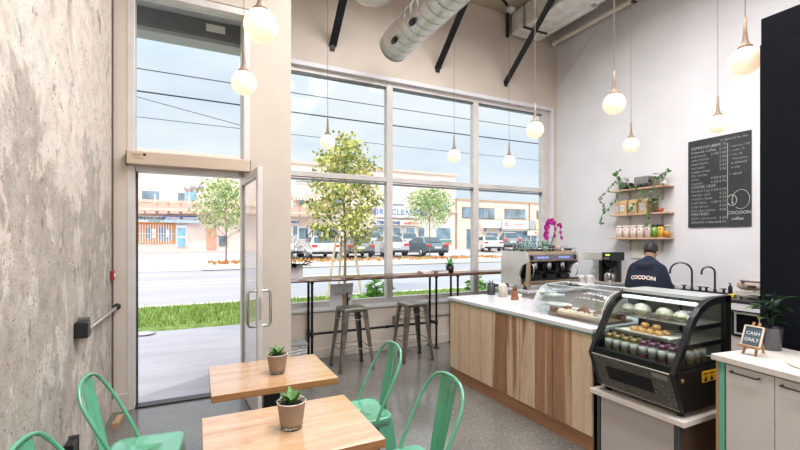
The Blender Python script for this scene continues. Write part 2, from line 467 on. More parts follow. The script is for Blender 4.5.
# recess soffit and beam outside over the door
M_soff = mat('grey_soffit', (176, 176, 172), .7, var=.03)
M_soffd = mat('dark_soffit_beam', (108, 110, 110), .7, var=.05)
struct(MB().box(-2.6, 4.76, 4.34, .93, 5.7, 4.45).build('ceiling_porch', M_soff, at=(0, 0, 0)))
bm_ = MB().box(-3.0, 5.70, 4.08, 7.5, 5.95, 5.43)
struct(bm_.build('beam_facade', M_soff, at=(0, 0, 0)))
struct(MB().box(-2.6, 5.66, 4.13, .93, 5.70, 4.34).build('trim_3', M_soffd))
nt_ = tag(MB().box(.10, 5.652, 4.20, .32, 5.66, 4.29).build('paper_notice', M_paper), 'small pale paper patch on the dark beam outside above the door', 'notice')

# ================================================================ STREET
def street_mat(name, base, hi, scale=3, streak=(1, 1, 1)):
    m, nt, b = newmat(name); v = coords(nt, streak)
    c = ramp(nt, tnoise(nt, v, scale, 6, .65), [(.3, base), (.7, hi)])
    f = tnoise(nt, coords(nt), 60, 3)
    c = mix(nt, .5, c, mix(nt, 1, c, ramp(nt, f, [(.3, (.8, .8, .8)), (.7, (1, 1, 1))]), 'MULTIPLY'))
    nt.links.new(c, b.inputs['Base Color']); b.inputs['Roughness'].default_value = .85; MATS[name] = m; return m
M_walk = street_mat('pavement_concrete', (164, 162, 170), (182, 180, 187), 1.6, (.6, 2.2, 1))
M_road = street_mat('pale_asphalt', (160, 158, 166), (180, 178, 184), .8, (.15, 1, 1))
M_band = street_mat('darker_road_band', (126, 126, 136), (142, 142, 150), 1)
M_curb = street_mat('curb_concrete', (222, 212, 202), (234, 226, 216), 2)
M_lot = street_mat('lot_paving', (184, 176, 178), (200, 192, 192), .6, (.2, 1, 1))
def slab(name, x0, x1, ya, yb, m, dz=0, thick=.1):
    z0, z1 = gz(ya)+dz, gz(yb)+dz
    v = [(x0, ya, z0-thick), (x1, ya, z0-thick), (x1, yb, z1-thick), (x0, yb, z1-thick), (x0, ya, z0), (x1, ya, z0), (x1, yb, z1), (x0, yb, z1)]
    return struct(MB().add(v, [(0, 3, 2, 1), (4, 5, 6, 7), (0, 1, 5, 4), (1, 2, 6, 5), (2, 3, 7, 6), (3, 0, 4, 7)]).build(name, m, at=(0, 0, 0)))
slab('ground', -80, 120, -60, 12, M_lot, -.14, .3)
slab('ground_street', -80, 120, 12, 90, M_lot, -.14, .3)
slab('path', -20, 40, 4.72, 8.45, M_walk, .0, .1)
slab('lawn', -20, 40, 8.45, 11.5, mat('turf_soil', (106, 128, 58), .95, var=.25, vs=8), -.0, .1)
slab('curb', -40, 60, 11.5, 11.75, M_curb, .02, .2)
slab('road', -60, 90, 11.75, 20.9, M_road, -.06, .1)
slab('road_band', -60, 90, 14.3, 15.9, M_band, -.056, .1)  # darker grey band along the road
slab('road_marking', -60, 90, 17.2, 17.35, mat('yellow_road_paint', (226, 200, 150), .8), -.055, .1)
slab('road_line', -60, 90, 16.25, 16.5, M_curb, -.055, .1)
# raised planting strip on the far side of the road
slab('street_lot', -60, 100, 20.9, 60, M_lot, -.03, .1)
slab('curb_island', .2, 21.5, 20.9, 22.7, M_curb, .17, .4)
fb = MB()
for i in range(420):
    x = rnd(.5, 21.2); y = rnd(21.2, 22.5)
    c0 = Vector((x, y, gz(y)+.17))
    for k in range(4):
        fb.chip(c0+Vector((rnd(-.08, .08), rnd(-.08, .08), 0)), Vector((rnd(-.6, .6), rnd(-.6, .6), 1)), rdir(), rnd(.06, .12), rnd(.1, .22), mi=random.choice((0, 0, 1, 2)))
tag(fb.build('flower_bed', [mat('rust_petal', (206, 120, 72), .7), mat('olive_leaf', (150, 150, 84), .7), mat('ochre_petal', (216, 176, 110), .7)], at=(10, 22, .4)),
    'low strip of rust coloured flowers along the raised far curb', 'flowers', kind='stuff')
# grass blades
g = MB()
for i in range(14000):
    x = rnd(-3.2, 12); y = 8.5+2.95*random.random()
    if y < 8.9 and mnoise.noise(Vector((x*1.3, y*2, 0))) > .05: continue
    a = rnd(0, 2*PI); w = rnd(.008, .016); h = rnd(.05, .12)
    p = Vector((x, y, -.02)); s_ = Vector((math.cos(a), math.sin(a), 0))
    tip = p+Vector((rnd(-.04, .04), rnd(-.04, .04), h))
    g.add([p-s_*w, p+s_*w, tip], [(0, 1, 2)], False, random.choice((0, 0, 1, 2)))
tag(g.build('grass', [mat('grass_green', (132, 160, 72), .8), mat('grass_dark', (106, 140, 56), .8), mat('grass_light', (172, 190, 108), .8)], at=(4, 10, 0)),
    'sunlit strip of short green grass between pavement and road', 'grass', kind='stuff')
tag(MB().lathe([(.0, .0), (.15, .0), (.145, .015), (0, .02)], 18, (-.80, 8.24, 0)).build('utility_cover', mat('grey_iron', (186, 186, 188), .7)),
    'flat round utility cover at the grass edge outside the door', 'utility cover')

# ---- trees
def tree(name, label, x, y, zb, h, cw, cz0, leaves, ls, cols, stakes=False, group=None):
    t = thing(name, label, 'tree', (x, y, zb), group=group)
    random.seed(int(x*100)+3)
    tr = MB().tube([(0, 0, -.05), (.02, .01, h*.3), (-.02, 0, h*.6), (.01, 0, h*.92)], [.045*h/5, .038*h/5, .026*h/5, .008], 7)
    tips = []
    for i in range(16):
        z0 = cz0+(h*.9-cz0)*i/16*.9; a = i*2.4
        rr = cw*.5*(1-.55*abs((i/15)-.35))
        e = Vector((math.cos(a)*rr*.8, math.sin(a)*rr*.8, z0+rr*.55))
        tr.tube([(0, 0, z0-.1), e*.5+Vector((0, 0, z0*.5-.04)), e], [.014, .009, .004], 5); tips.append(e)
        tips.append(e*.6+Vector((0, 0, z0*.4)))
    tips += [Vector((0, 0, h*.95)), Vector((0, 0, h*.85))]
    tr.build('trunk', mat('tree_bark', (128, 106, 84), .9, bmp=.4), t)
    cr = MB()
    for i in range(leaves):
        c0 = random.choice(tips); q = rdir()*rnd(0, 1)**.6*cw*.21
        p = c0+Vector((q.x, q.y, q.z*.8))
        if p.z > h: p.z = h-rnd(0, .2)
        cr.chip(p, rdir()+Vector((0, 0, -.3)), rdir(), ls*rnd(.5, .8), ls*rnd(.7, 1.2), random.choice((0, 0, 1, 1, 1, 2)))
    cr.build('crown', cols, t)
    if stakes:
        for sx, sy in ((-.55, -.1), (.55, .1), (.0, .6)):
            MB().bar((sx*1.0, sy, -.02), (sx*.45, sy*.45, 1.75), .05, .05).build('stake', mat('pale_timber_stake', (222, 200, 172), .8), t)
    return t
Lg = [mat('leaf_olive', (164, 172, 82), .6), mat('leaf_yellow', (222, 210, 124), .6), mat('leaf_deep', (112, 136, 66), .6)]
Lg2 = [mat('leaf_fresh', (146, 172, 100), .6), mat('leaf_pale', (196, 206, 146), .6), mat('leaf_mid_green', (112, 144, 88), .6)]  # three leaf greens, dealt at random
tree('street_tree', 'bushy yellow-green staked tree on the grass behind the grey menu board', 3.70, 11.0, -.02, 4.62, 2.15, 1.35, 3500, .125, Lg, True, 'street trees')
p = on_y(230, 258, 22.2)
tree('street_tree', 'young green tree beyond the road seen through the open door', p.x-.2, 22.0, gz(22)+.17, 4.2, 3.1, 1.3, 2400, .15, Lg2, group='street trees')
p = on_y(428, 258, 22.2)
tree('street_tree', 'round green tree beyond the road before the dry cleaners shop', p.x, 22.0, gz(22)+.17, 4.3, 3.2, 1.9, 2600, .15, Lg2, group='street trees')
def weed(x, y, h, label):
    t = thing('roadside_shrub', label, 'shrub', (x, y, -.02), group='leafy plants outside the window')
    f = MB()
    st = MB()
    for i in range(7):
        a = rnd(0, 6.3); e = Vector((math.cos(a)*h*.22, math.sin(a)*h*.22, h*rnd(.6, 1)))
        st.tube([(0, 0, 0), e*.5, e], .006, 5)
        for k in range(26):
            q = e*rnd(.35, 1); f.leaf(q, Vector((rnd(-1, 1), rnd(-1, 1), rnd(-.2, .7))), h*.16, h*.2)
    st.build('stem', M_leaf, t); f.build('foliage', mat('bright_leaf', (132, 178, 82), .5, var=.2), t)
p = on_z(378, 304, .0)
weed(on_y(379, 300, 7.3).x, 7.3, .88, 'bright green leafy shrub outside glass at first mullion')
weed(on_y(356, 300, 7.3).x, 7.3, .60, 'low green leafy plant outside glass beside grey menu board')
weed(on_y(479, 300, 7.3).x, 7.3, .85, 'green leafy shrub outside glass beside black utensil jug')

# ---- buildings
YB = 36.0
M_fac = mat('cream_stucco', (236, 216, 202), .8, var=.03, vs=.6)
M_fac2 = mat('peach_stucco', (236, 214, 194), .8, var=.03, vs=.6)
M_trim = mat('stucco_band', (222, 196, 178), .8, var=.04)
M_win = mat('street_window_glass', (120, 138, 150), .15, .1, var=.25, vs=.8)
M_winb = mat('street_window_blue', (132, 176, 196), .2, .1, var=.2, vs=.8)
M_balc = mat('balcony_panel', (206, 176, 158), .7, var=.05)
M_wht = mat('white_facade_paint', (244, 240, 236), .6, var=.02)
M_orange = mat('orange_shopfront', (226, 150, 84), .6, var=.04)
M_blue = mat('blue_sign', (52, 106, 190), .5, var=.04)
M_navy2 = mat('navy_letters', (48, 62, 130), .6)
M_letblue = mat('blue_letters', (92, 122, 214), .6)
M_red = mat('red_letters', (222, 96, 80), .6)
def frect(mb, px0, py0, px1, py1, Y=YB, d=.06, mi=0):
    a = on_y((px0+px1)/2, py0, Y); b_ = on_y((px0+px1)/2, py1, Y)
    x0 = on_y(px0, 230, Y).x; x1 = on_y(px1, 230, Y).x
    return mb.box(x0, Y-d, b_.z, x1, Y, a.z, mi)
bl = thing('apartment_building', 'long cream two storey building with shops and balconies across the road', 'building', (8, YB, gz(YB)), world=True)
xl, xr = -16, on_y(455.3, 230, YB).x
MB().box(xl, YB, .3, xr, YB+10, 8.2).build('wall', M_fac, bl)
MB().box(xl-.1, YB-.15, 8.2, xr+.1, YB+10.1, 8.42).box(xl, YB-.25, 4.42, xr, YB, 4.62).build('roof_edge', M_trim, bl)
winrects = [(142, 191, 159, 201), (178, 193, 184.5, 202), (186, 191, 196, 203), (118, 190, 130, 200), (217, 192, 228, 202),
            (300, 199, 306, 207.5), (306.5, 199, 313, 207.5), (376, 203, 381, 210), (381.5, 203, 387, 210), (393, 204, 404, 211), (330, 200, 345, 207), (416, 204, 428, 211), (436, 205, 447, 212), (296, 181, 313, 183)]
for i, r in enumerate(winrects):
    fw = frect(MB(), *r, d=.05).build('window', M_winb if i in (2, 5, 7) else M_win, bl)
    frect(MB(), r[0]-.5, r[3]-.1, r[2]+.5, r[3]+.5, d=.12).build('window_sill', M_wht, bl)
# balcony parapet panels
for a, c in ((124, 134), (135, 144), (145.5, 155.5), (158.5, 167.5), (170, 179.5), (182, 193), (195, 206), (208, 219), (221, 232), (291, 299), (300, 308), (309.5, 320)):
    o = 3.0 if a > 280 else 0
    frect(MB(), a, 203+o*1.4, c, 213.6+o, Y=YB-1.1, d=.08).build('balcony_panel', M_balc, bl)
x0, x1 = on_y(118, 230, YB-1.1).x, on_y(236, 230, YB-1.1).x
MB().box(xl, YB-1.2, 3.75, on_y(326, 230, YB-1.1).x, YB, 3.95).build('balcony_slab', M_trim, bl)
f = MB()
for k in range(26):
    x = xl+k*1.1
    if x < on_y(326, 230, YB-1.1).x: f.box(x, YB-1.17, 3.95, x+.07, YB-1.1, 4.95)
f.build('balcony_railing', M_wht, bl)
# striped awning over a first floor window
aw0, aw1 = on_y(291, 230, YB-.5).x, on_y(326, 230, YB-.5).x
f = MB()
n_ = 22
for k in range(n_):
    xa = aw0+(aw1-aw0)*k/n_; xb = aw0+(aw1-aw0)*(k+1)/n_
    f.add([(xa, YB, 5.65), (xb, YB, 5.65), (xb, YB-.9, 5.15), (xa, YB-.9, 5.15), (xa, YB-.9, 4.98), (xb, YB-.9, 4.98)], [(0, 1, 2, 3), (3, 2, 5, 4)], False, k % 2)
f.build('awning', [mat('awning_orange', (232, 150, 120), .8), M_wht], bl)
# ground floor shopfronts
frect(MB(), 138, 222.5, 175, 243, d=.1).build('shopfront', M_orange, bl)
f = MB()
for k in range(13): frect(f, 140+k*2.6, 224.5, 140.7+k*2.6, 243, d=.2)
frect(f, 139, 233.5, 174, 234.1, d=.2)
f.build('window_bars', M_wht, bl)
f = frect(frect(frect(MB(), 146, 228, 152, 240, d=.13), 158, 227, 166, 241, d=.13), 169, 230, 173, 240, d=.13)
f.build('shop_window', M_win, bl)
f = frect(frect(MB(), 152, 229, 156, 233, d=.24), 152, 234.5, 156, 238, d=.24); frect(f, 166.5, 230, 169.5, 237, d=.24); f.build('window_poster', M_wht, bl)
d0 = frect(MB(), 176, 225, 187, 247, d=.1).build('shop_door', M_wht, bl)
frect(frect(MB(), 177.5, 228, 185.5, 236, d=.13), 177.5, 238, 185.5, 246.5, d=.13).build('door_pane', M_winb, d0)
d1 = frect(MB(), 206.5, 228, 216, 249, d=.1).build('garage_door', mat('salmon_timber', (214, 164, 138), .7, var=.1, stretch=(6, 1, .5)), bl)
frect(MB(), 219, 236, 227, 246, d=.1).build('shop_window', M_win, bl)
for r in ((293, 226, 297, 246), (299, 228, 308, 240), (314, 228, 321, 246), (327, 228, 338, 246), (372, 227, 383, 240), (393, 228, 400, 243), (406, 228, 414, 243), (418, 228, 424, 243), (436, 228, 450, 240)):
    w_ = frect(MB(), r[0]-1, r[1]-1.2, r[2]+1, r[3], d=.06).build('shop_window', M_wht, bl)
    frect(MB(), r[0], r[1], r[2], r[3]-1, d=.1).build('pane', M_win, w_)
frect(MB(), 434, 242, 451, 243.6, d=.12).build('sign_stripe', mat('orange_stripe', (232, 120, 70), .6), bl)
frect(MB(), 438, 240, 451, 241.8, d=.12).build('sign_stripe', mat('teal_stripe', (70, 150, 140), .6), bl)
bl2 = thing('shop_building', 'low peach building with brown framed upper windows beyond the road', 'building', (30, YB, gz(YB)), world=True)
xa, xb = on_y(457.5, 230, YB).x, 60
MB().box(xa, YB, .3, xb, YB+9, 5.75).build('wall', M_fac2, bl2)
MB().box(xa-.05, YB-.1, 5.75, xb, YB+9, 5.92).build('roof_edge', mat('brown_coping', (196, 160, 130), .7), bl2)
M_brown = mat('brown_window_frame', (150, 118, 96), .6)
for r in ((462, 207, 470, 218), (477, 208, 494, 219), (504.5, 209, 525, 219), (536.5, 210.5, 543, 219)):
    w_ = frect(MB(), *r, d=.07).build('window', M_brown, bl2)
    n_ = 3 if r[2]-r[0] > 10 else 1; wd = (r[2]-r[0])/n_
    for k in range(n_):
        frect(MB(), r[0]+k*wd+.4, r[1]+.6, r[0]+(k+1)*wd-.4, r[3]-.6, d=.1).build('pane', M_win, w_)
frect(MB(), 481, 220.5, 499, 228, Y=YB-.5, d=.3).build('fascia_board', M_wht, bl2)
frect(MB(), 528, 220.5, 533, 229, Y=YB-.4, d=.3).build('downlight_box', mat('grey_box', (176, 176, 178), .6), bl2)
frect(MB(), 497, 219.5, 500.5, 227, Y=YB-.4, d=.3).build('downlight_box', MATS['grey_box'], bl2)
for r in ((466, 229, 474, 250), (486, 233, 497, 247), (503, 231, 528, 247), (531, 230, 536, 247), (538, 236, 550, 247)):
    w_ = frect(MB(), r[0]-.8, r[1]-.8, r[2]+.8, r[3], d=.06).build('shopfront', M_wht, bl2)
    frect(MB(), *r, d=.1).build('pane', M_win, w_)
f = MB()
pc = on_y(493, 231, YB-.3); f.tube(arc((pc.x, pc.y, pc.z-.2), 1.1, .15, PI-.15, 10), .12, 6)
f.build('arched_canopy', mat('blue_canopy', (110, 132, 196), .6), bl2)
MB().tube([on_y(529.5, 243, YB-.15), on_y(529.5, 203.5, YB-.15)], .06, 6).build('downpipe', M_brown, bl2)
# shop signs (things fixed to the facades)
def sign(label, r, board, lines, Y=YB-.30, d=.16, group='shop signs across the road'):
    a = on_y((r[0]+r[2])/2, r[1], Y); b_ = on_y((r[0]+r[2])/2, r[3], Y); x0 = on_y(r[0], 230, Y).x; x1 = on_y(r[2], 230, Y).x
    s = thing('shop_sign', label, 'sign', ((x0+x1)/2, Y, b_.z), group=group, world=True)
    MB().box(x0, Y-d, b_.z, x1, Y, a.z).build('board', board, s)
    H = a.z-b_.z
    for txt, sz, fx, fz, m, al, sp in lines:
        text(MB(), txt, sz*H, (x0+(x1-x0)*fx, Y-d-.02, b_.z+H*fz), (1, 0, 0), (0, 0, 1), al, sp, bold=.02).build('lettering', m, s)
    return s
M_gl = mat('grey_green_letters', (96, 122, 128), .6)
sign('white sign with grey green letters over the orange shopfront', (132, 216, 163.5, 222.3), M_wht,
     [('FINANCARE', .62, .60, .45, M_gl, 'CENTER', 1.05), ('INSURANCE', .26, .72, .10, mat('teal_letters', (130, 190, 190), .6), 'CENTER', 1.2)])
sign('blue and white sign over the pale shop door', (164, 216, 199, 222.6), M_blue,
     [('TAX SERVICES', .36, .28, .56, M_wht, 'CENTER', 1), ('ACCOUNTING', .36, .72, .56, M_wht, 'CENTER', 1)])
f = thing('shop_sign', 'white panel with pale blue script under the blue sign', 'sign', on_y(182, 223, YB-.25), group='shop signs across the road', world=True)
frect(MB(), 164, 219.4, 199, 222.8, Y=YB-.47, d=.05).build('board', mat('pale_blue_panel', (206, 226, 246), .6), f)
sign('big white dry cleaning sign in tall blue letters', (376, 206, 419.5, 217.6), M_wht,
     [('DRY CLEANERS', .66, .54, .24, M_letblue, 'CENTER', 1.15)])
sign('narrow sign with navy letters beneath the dry cleaning sign', (371, 219.6, 398.5, 225), M_wht,
     [('ALTERATIONS', .85, .5, .16, M_navy2, 'CENTER', 1.05)])
sign('narrow cream sign in small red letters under tree crown', (399.5, 220.5, 424, 225.6), mat('cream_board', (244, 228, 212), .6),
     [('SAME DAY', .6, .45, .22, M_red, 'CENTER', 1.2)])
sign('white fascia sign ending at the orchid planter window edge', (278, 219.5, 298, 224), M_wht, [('WAY', .8, .82, .16, M_navy2, 'CENTER', 1)])
sign('white sign in faint red script on the low peach building', (501.5, 220.8, 527.5, 229), M_wht,
     [('o', .9, .14, .36, M_red, 'CENTER', 1), ('restaurant', .42, .58, .42, mat('pink_letters', (240, 170, 160), .6), 'CENTER', 1.05), ('cafe', .22, .66, .1, MATS['pink_letters'], 'CENTER', 1.2)], Y=YB-.45)
sign('orange and white sign in red letters at building end', (535, 221.5, 552, 229.5), mat('orange_board', (250, 214, 170), .6), [('V', .9, .22, .15, M_red, 'CENTER', 1), ('&', .7, .6, .2, M_red, 'CENTER', 1)], Y=YB-.35)
sign('low red lettered sign over shop door beside the orange sign', (527, 230.5, 550, 235.5), mat('cream_board', (244, 228, 212)), [('PIZZA', .8, .5, .14, M_red, 'CENTER', 1.3)], Y=YB-.3)
ds = thing('satellite_dish', 'pair of grey satellite dishes on the balcony', 'satellite dish', on_y(193, 190, YB-1), world=True)
for px, py in ((189, 187.5), (199, 187)):
    c0 = on_y(px, py, YB-1.0)
    MB().lathe([(0, .0), (.22, .03), (.36, .09)], 14, c0, M=Matrix.Rotation(2.3, 4, 'X')).build('dish', mat('dish_grey', (226, 222, 218), .6), ds, solid=.02)
    MB().tube([c0, on_y(px+1, 203, YB-1)], .03, 6).build('mast', MATS['dish_grey'], ds)

# ---- parked cars
def car(label, x, y, ang, col, k=1.0, tall=1.0, dark=False):
    t = thing('car', label, 'car', (x, y, gz(y)+.0), ang, group='cars parked across the road')
    paint = mat('car_paint_%d_%d' % (col[0], col[2]), col, .25, .3, var=.02, coat=.6)
    L, W, H = 4.5*k, 1.78, 1.44*tall
    prof = [(-2.22, .42), (-2.25, .72), (-2.1, .96), (-1.55, 1.0), (-.1, .98), (1.0, .93), (1.9, .82), (2.2, .66), (2.25, .42), (1.8, .28), (-1.9, .28)]
    bd = MB().prism([(px_*k, -W/2, pz*tall) for px_, pz in prof], (0, W, 0))
    top = [(-1.75, .97), (-1.15, 1.38), (-.3, H/tall), (.35, 1.38), (1.15, .95)]
    n = len(top)
    v = [(px_*k, sy*(W/2-.08-.26*max(0, (pz-.95))/.5), pz*tall) for sy in (-1, 1) for px_, pz in top]
    bd.add(v, [tuple(range(n)), tuple(range(2*n-1, n-1, -1))]+[(i, n+i, n+i+1, i+1) for i in range(n-1)])
    bd.build('body', paint, t, bevel=.07, seg=3)
    def cabpt(px_, pz, sy, o=.012): return (px_*k, sy*(W/2-.08-.26*max(0, (pz-.95))/.5+o), pz*tall)
    gm = mat('car_glass', (70, 88, 98), .08, .2, var=.1)
    for sy in (-1, 1):
        MB().add([cabpt(q[0], q[1], sy) for q in ((-1.45, 1.03), (-1.05, 1.33), (-.3, 1.38), (-.3, 1.02))]+[cabpt(q[0], q[1], sy) for q in ((-.2, 1.02), (-.2, 1.38), (.28, 1.33), (.9, 1.0))],
                 [(0, 1, 2, 3), (4, 5, 6, 7)]).build('side_window', gm, t)
    MB().add([(-1.72*k-.01, -.62, 1.02*tall), (-1.72*k-.01, .62, 1.02*tall), (-1.2*k-.02, .52, 1.37*tall), (-1.2*k-.02, -.52, 1.37*tall)], [(0, 1, 2, 3)]).build('rear_window', gm, t)
    MB().add([(1.10*k+.02, -.6, 1.0*tall), (1.10*k+.02, .6, 1.0*tall), (.40*k+.02, .5, 1.38*tall), (.40*k+.02, -.5, 1.38*tall)], [(0, 1, 2, 3)]).build('windscreen', gm, t)
    for sx in (-1.35, 1.38):
        for sy in (-1, 1):
            w_ = MB().lathe([(0, -.1), (.26, -.1), (.31, -.07), (.31, .07), (.26, .1), (0, .1)], 18, (sx*k, sy*(W/2-.09), .31), M=Matrix.Rotation(PI/2, 4, 'X')).build('wheel', mat('tyre_rubber', (38, 38, 40), .8), t)
            MB().lathe([(0, 0), (.19, .0), (.2, .02), (0, .04)], 12, (sx*k, sy*(W/2+.01), .31), M=Matrix.Rotation(-sy*PI/2, 4, 'X')).build('hubcap', M_steel, w_)
    for sy in (-1, 1):
        MB().box(-2.27*k, sy*.5, .74*tall, -2.1*k, sy*.86, .88*tall).build('tail_light', mat('red_lens', (214, 44, 40), .3), t)
    MB().box(-2.29*k, -.26, .60*tall, -2.24*k, .26, .72*tall).build('number_plate', M_wht, t)
    MB().box(-2.29*k, -.8, .3, -2.15*k, .8, .42).build('bumper', M_dark, t)
    return t
def heading(px, py, z=None):
    return None
def cpos(px, py):
    # point on the sloping street seen at a pixel
    lo, hi = 15, 50
    for _ in range(40):
        m_ = (lo+hi)/2; q = on_y(px, py, m_)
        if q.z > gz(m_): lo = m_
        else: hi = m_
    return on_y(px, py, lo)
def view_ang(px, off):
    wx, wy = dirn(px); return math.atan2(wy, wx)+off
for lab, px, y, off, col, k, tall in (
    ('white sedan with red tail lights seen from behind, beside white orchid', 318, 27.0, .22, (236, 234, 234), .95, 1),
    ('dark grey sedan behind trunk of the staked tree', 355, 27.0, .2, (120, 122, 130), .92, 1),
    ('pale blue grey tall car behind the dark grey sedan', 371, 33.2, .2, (176, 184, 196), .8, 1.2),
    ('silver hatchback beside the first window mullion', 388, 27.4, .3, (206, 208, 214), .92, 1.05),
    ('dark teal grey sedan under the round green tree', 423, 26.6, .5, (104, 120, 126), .95, 1),
    ('grey car half hidden behind the dark teal sedan', 407, 33.0, .2, (160, 166, 164), .8, 1.15),
    ('white car parked before the low peach building', 486, 31.5, .35, (240, 238, 236), .9, 1),
    ('dark grey van like car beside white car at peach building', 509, 32.8, .2, (122, 128, 132), .85, 1.25),
    ('white car partly hidden by the orchid and beige pier', 283, 28.0, .2, (230, 228, 226), .9, 1)):
    p = on_y(px, 250, y)
    car(lab, p.x, y, view_ang(px, off), col, k, tall)
# ---- overhead wires
for lab, y, z, r in (('upper black overhead wire crossing the sky', 20, 8.65, .022), ('thick lower black overhead wire crossing the sky', 20, 7.72, .035), ('thin grey overhead wire below the two black wires', 20, 6.65, .014)):
    pts = [(x, y, z+((x-6)/40)**2*.6) for x in range(-30, 62, 4)]
    tag(MB().tube(pts, r, 5).build('street_wire', mat('wire_black', (44, 48, 56), .6)), lab, 'wire', 'overhead wires')
tag(MB().tube([(-2.2, 14, 5.86), (-1.29, 14, 5.68), (0, 14, 5.46), (1.23, 14, 5.25), (1.9, 14, 5.14)], .01, 5).build('street_wire', MATS['wire_black']), 'thin slanting wire seen through the glass over the door', 'wire', 'overhead wires')
# ================================================================ CAFE FURNITURE
M_top = wood('pine_tabletop', [(.3, (198, 150, 108)), (.5, (214, 172, 132)), (.7, (224, 188, 152))], (.9, 9, 9), 1.9, .13, .2, 1.0, knots=True)
M_topedge = wood('pine_edge', [(.3, (168, 112, 66)), (.7, (196, 142, 92))], (1.5, 1.5, 30), 2, .4, .2)
def cafe_table(label, x0, x1, ya, yb):
    cx, cy = (x0+x1)/2, (ya+yb)/2
    t = thing('cafe_table', label, 'table', (cx, cy, 0), group='wooden cafe tables')
    hx, hy = (x1-x0)/2, (yb-ya)/2
    tt = MB().box(-hx, -hy, .70, hx, hy, .74); tt.I = [0, 0, 1, 1, 1, 1]; tt.build('tabletop', [M_top, M_topedge], t, bevel=.003)
    MB().box(-.2, -.2, .69, .2, .2, .70).build('mounting_plate', M_black, t)
    MB().box(-.05, -.05, .015, .05, .05, .69).build('pedestal', M_black, t, bevel=.004)
    MB().box(-.21, -.21, 0, .21, .21, .015).build('base_plate', M_black, t, bevel=.004)
    return t
cafe_table('square wooden cafe table nearest the viewer, knots in its pale boards', .02, .737, 1.635, 2.205)
cafe_table('wooden cafe table by the open glass door, behind the front table', .07, .797, 2.49, 3.085)

def succulent(label, x, y, seed, k=1.0):
    random.seed(seed)
    t = thing('potted_succulent', label, 'plant', (x, y, .74), group='succulents on the tables')
    MB().lathe([(0, .012), (.046, .012), (.052, .03), (.064, .118), (.066, .122), (.061, .122), (.058, .10), (0, .10)], 28).build('pot', M_tan, t)
    MB().tube([(.0642*math.cos(2*PI*i/28), .0642*math.sin(2*PI*i/28), .122) for i in range(28)], .0024, 6, closed=True).build('rim', M_cream, t)
    MB().lathe([(0, 0), (.050, 0), (.054, .016), (.051, .016), (.048, .006), (0, .006)], 28).build('saucer', M_acrylic, t)
    MB().lathe([(.0, .112), (.045, .112), (.0595, .104)], 20).build('soil', M_soil, t)
    f = MB()
    for i in range(9):
        a = i*2.4+seed; up = .6+.9*(1-i/9)
        d_ = Vector((math.cos(a), math.sin(a), up*1.3)); l = .05+.03*(1-i/9)*rnd(.7, 1.3)
        f.leaf((math.cos(a)*.012, math.sin(a)*.012, .11), d_, .03, l*k, droop=.12)
    f.build('leaves', mat('succulent_green', (70, 112, 50), .4, var=.4, vs=30), t)
    f = MB()
    for i in range(6):
        a = i*1.1+seed*1.3; f.leaf((math.cos(a)*.02, math.sin(a)*.02, .11), (math.cos(a), math.sin(a), .55), .018, .055*k, droop=.1)
    f.build('outer_leaves', M_leafd, t)
succulent('small succulent in a tan pot on the front table', .390, 1.92, 3, 1.1)
succulent('small succulent in a tan pot on the table near the door', .468, 2.75, 8)

# ---- mint metal chairs
def make_chair(label):
    t = thing('metal_chair', label, 'chair', (0, 0, 0), group='mint green metal chairs')
    def rr(h, r, n=5):
        out = []
        for cx, cy, a in ((h-r, h-r, 0), (-h+r, h-r, PI/2), (-h+r, -h+r, PI), (h-r, -h+r, 1.5*PI)):
            for k in range(n+1):
                out.append((cx+r*math.cos(a+PI/2*k/n), cy+r*math.sin(a+PI/2*k/n)))
        return out
    s = MB(); o = rr(.18, .05); n = len(o)
    lv = [(1.0, .40), (1.02, .44), (1.0, .452), (.93, .448), (.5, .443), (.02, .441)]
    v = [(px*k, py*k, z) for k, z in lv for px, py in o]
    s.add(v, [(i*n+j, i*n+(j+1) % n, (i+1)*n+(j+1) % n, (i+1)*n+j) for i in range(len(lv)-1) for j in range(n)], True)
    s.add([v[(len(lv)-1)*n+j] for j in range(n)], [tuple(range(n))], True)
    s.build('seat', M_mint, t, solid=.003)
    hf = [(-.055, .186, .425), (-.115, .190, .56), (-.185, .190, .70), (-.232, .172, .79), (-.258, .125, .85), (-.268, .058, .874), (-.270, 0, .878)]
    fr = smooth_path(hf+[(x, -y, z) for x, y, z in hf[-2::-1]], 5)
    MB().tube(fr, .0098, 10).build('back_frame', M_mint, t)
    sp = MB()
    pr = [(-.175, .44, .056), (-.198, .55, .062), (-.228, .68, .070), (-.252, .80, .077), (-.266, .872, .078)]
    def fn(u, w):
        k = w*(len(pr)-1); i = min(int(k), len(pr)-2); q = k-i
        x = pr[i][0]*(1-q)+pr[i+1][0]*q; z = pr[i][1]*(1-q)+pr[i+1][1]*q; hw = pr[i][2]*(1-q)+pr[i+1][2]*q
        yy = (u*2-1)*hw; groove = .005*(1 if .05 < w < .8 and (abs(abs(u-.5)-.17) < .035) else 0)
        return Vector((x-.018*(1-(u*2-1)**2)+groove, yy, z))
    sp.grid(fn, 28, 16); sp.build('back_splat', M_mint, t, solid=.003)
    for sx in (1, -1):
        for sy in (1, -1):
            l = MB()
            a = Vector((sx*.155, sy*.155, .43)); b_ = Vector((sx*(.205 if sx > 0 else .235), sy*.205, 0))
            d_ = b_-a
            w0, w1 = .105, .028
            # folded sheet channel: an L of two tapering plates
            for ax in ((-sx, 0, 0), (0, -sy, 0)):
                ax = Vector(ax)
                l.add([a+Vector((sx*.018, sy*.018, 0)), a+Vector((sx*.018, sy*.018, 0))+ax*w0, b_+ax*w1, b_], [(0, 1, 2, 3)])
            l.build('leg', M_mint, t, solid=.004)
    b_ = MB()
    for sy in (1, -1):
        b_.bar((.185, sy*.185, .17), (-.205, -sy*.185, .17), .014, .004)
    b_.build('cross_brace', M_mint, t)
    return t
ch = make_chair('mint metal chair between the counter and the front table')
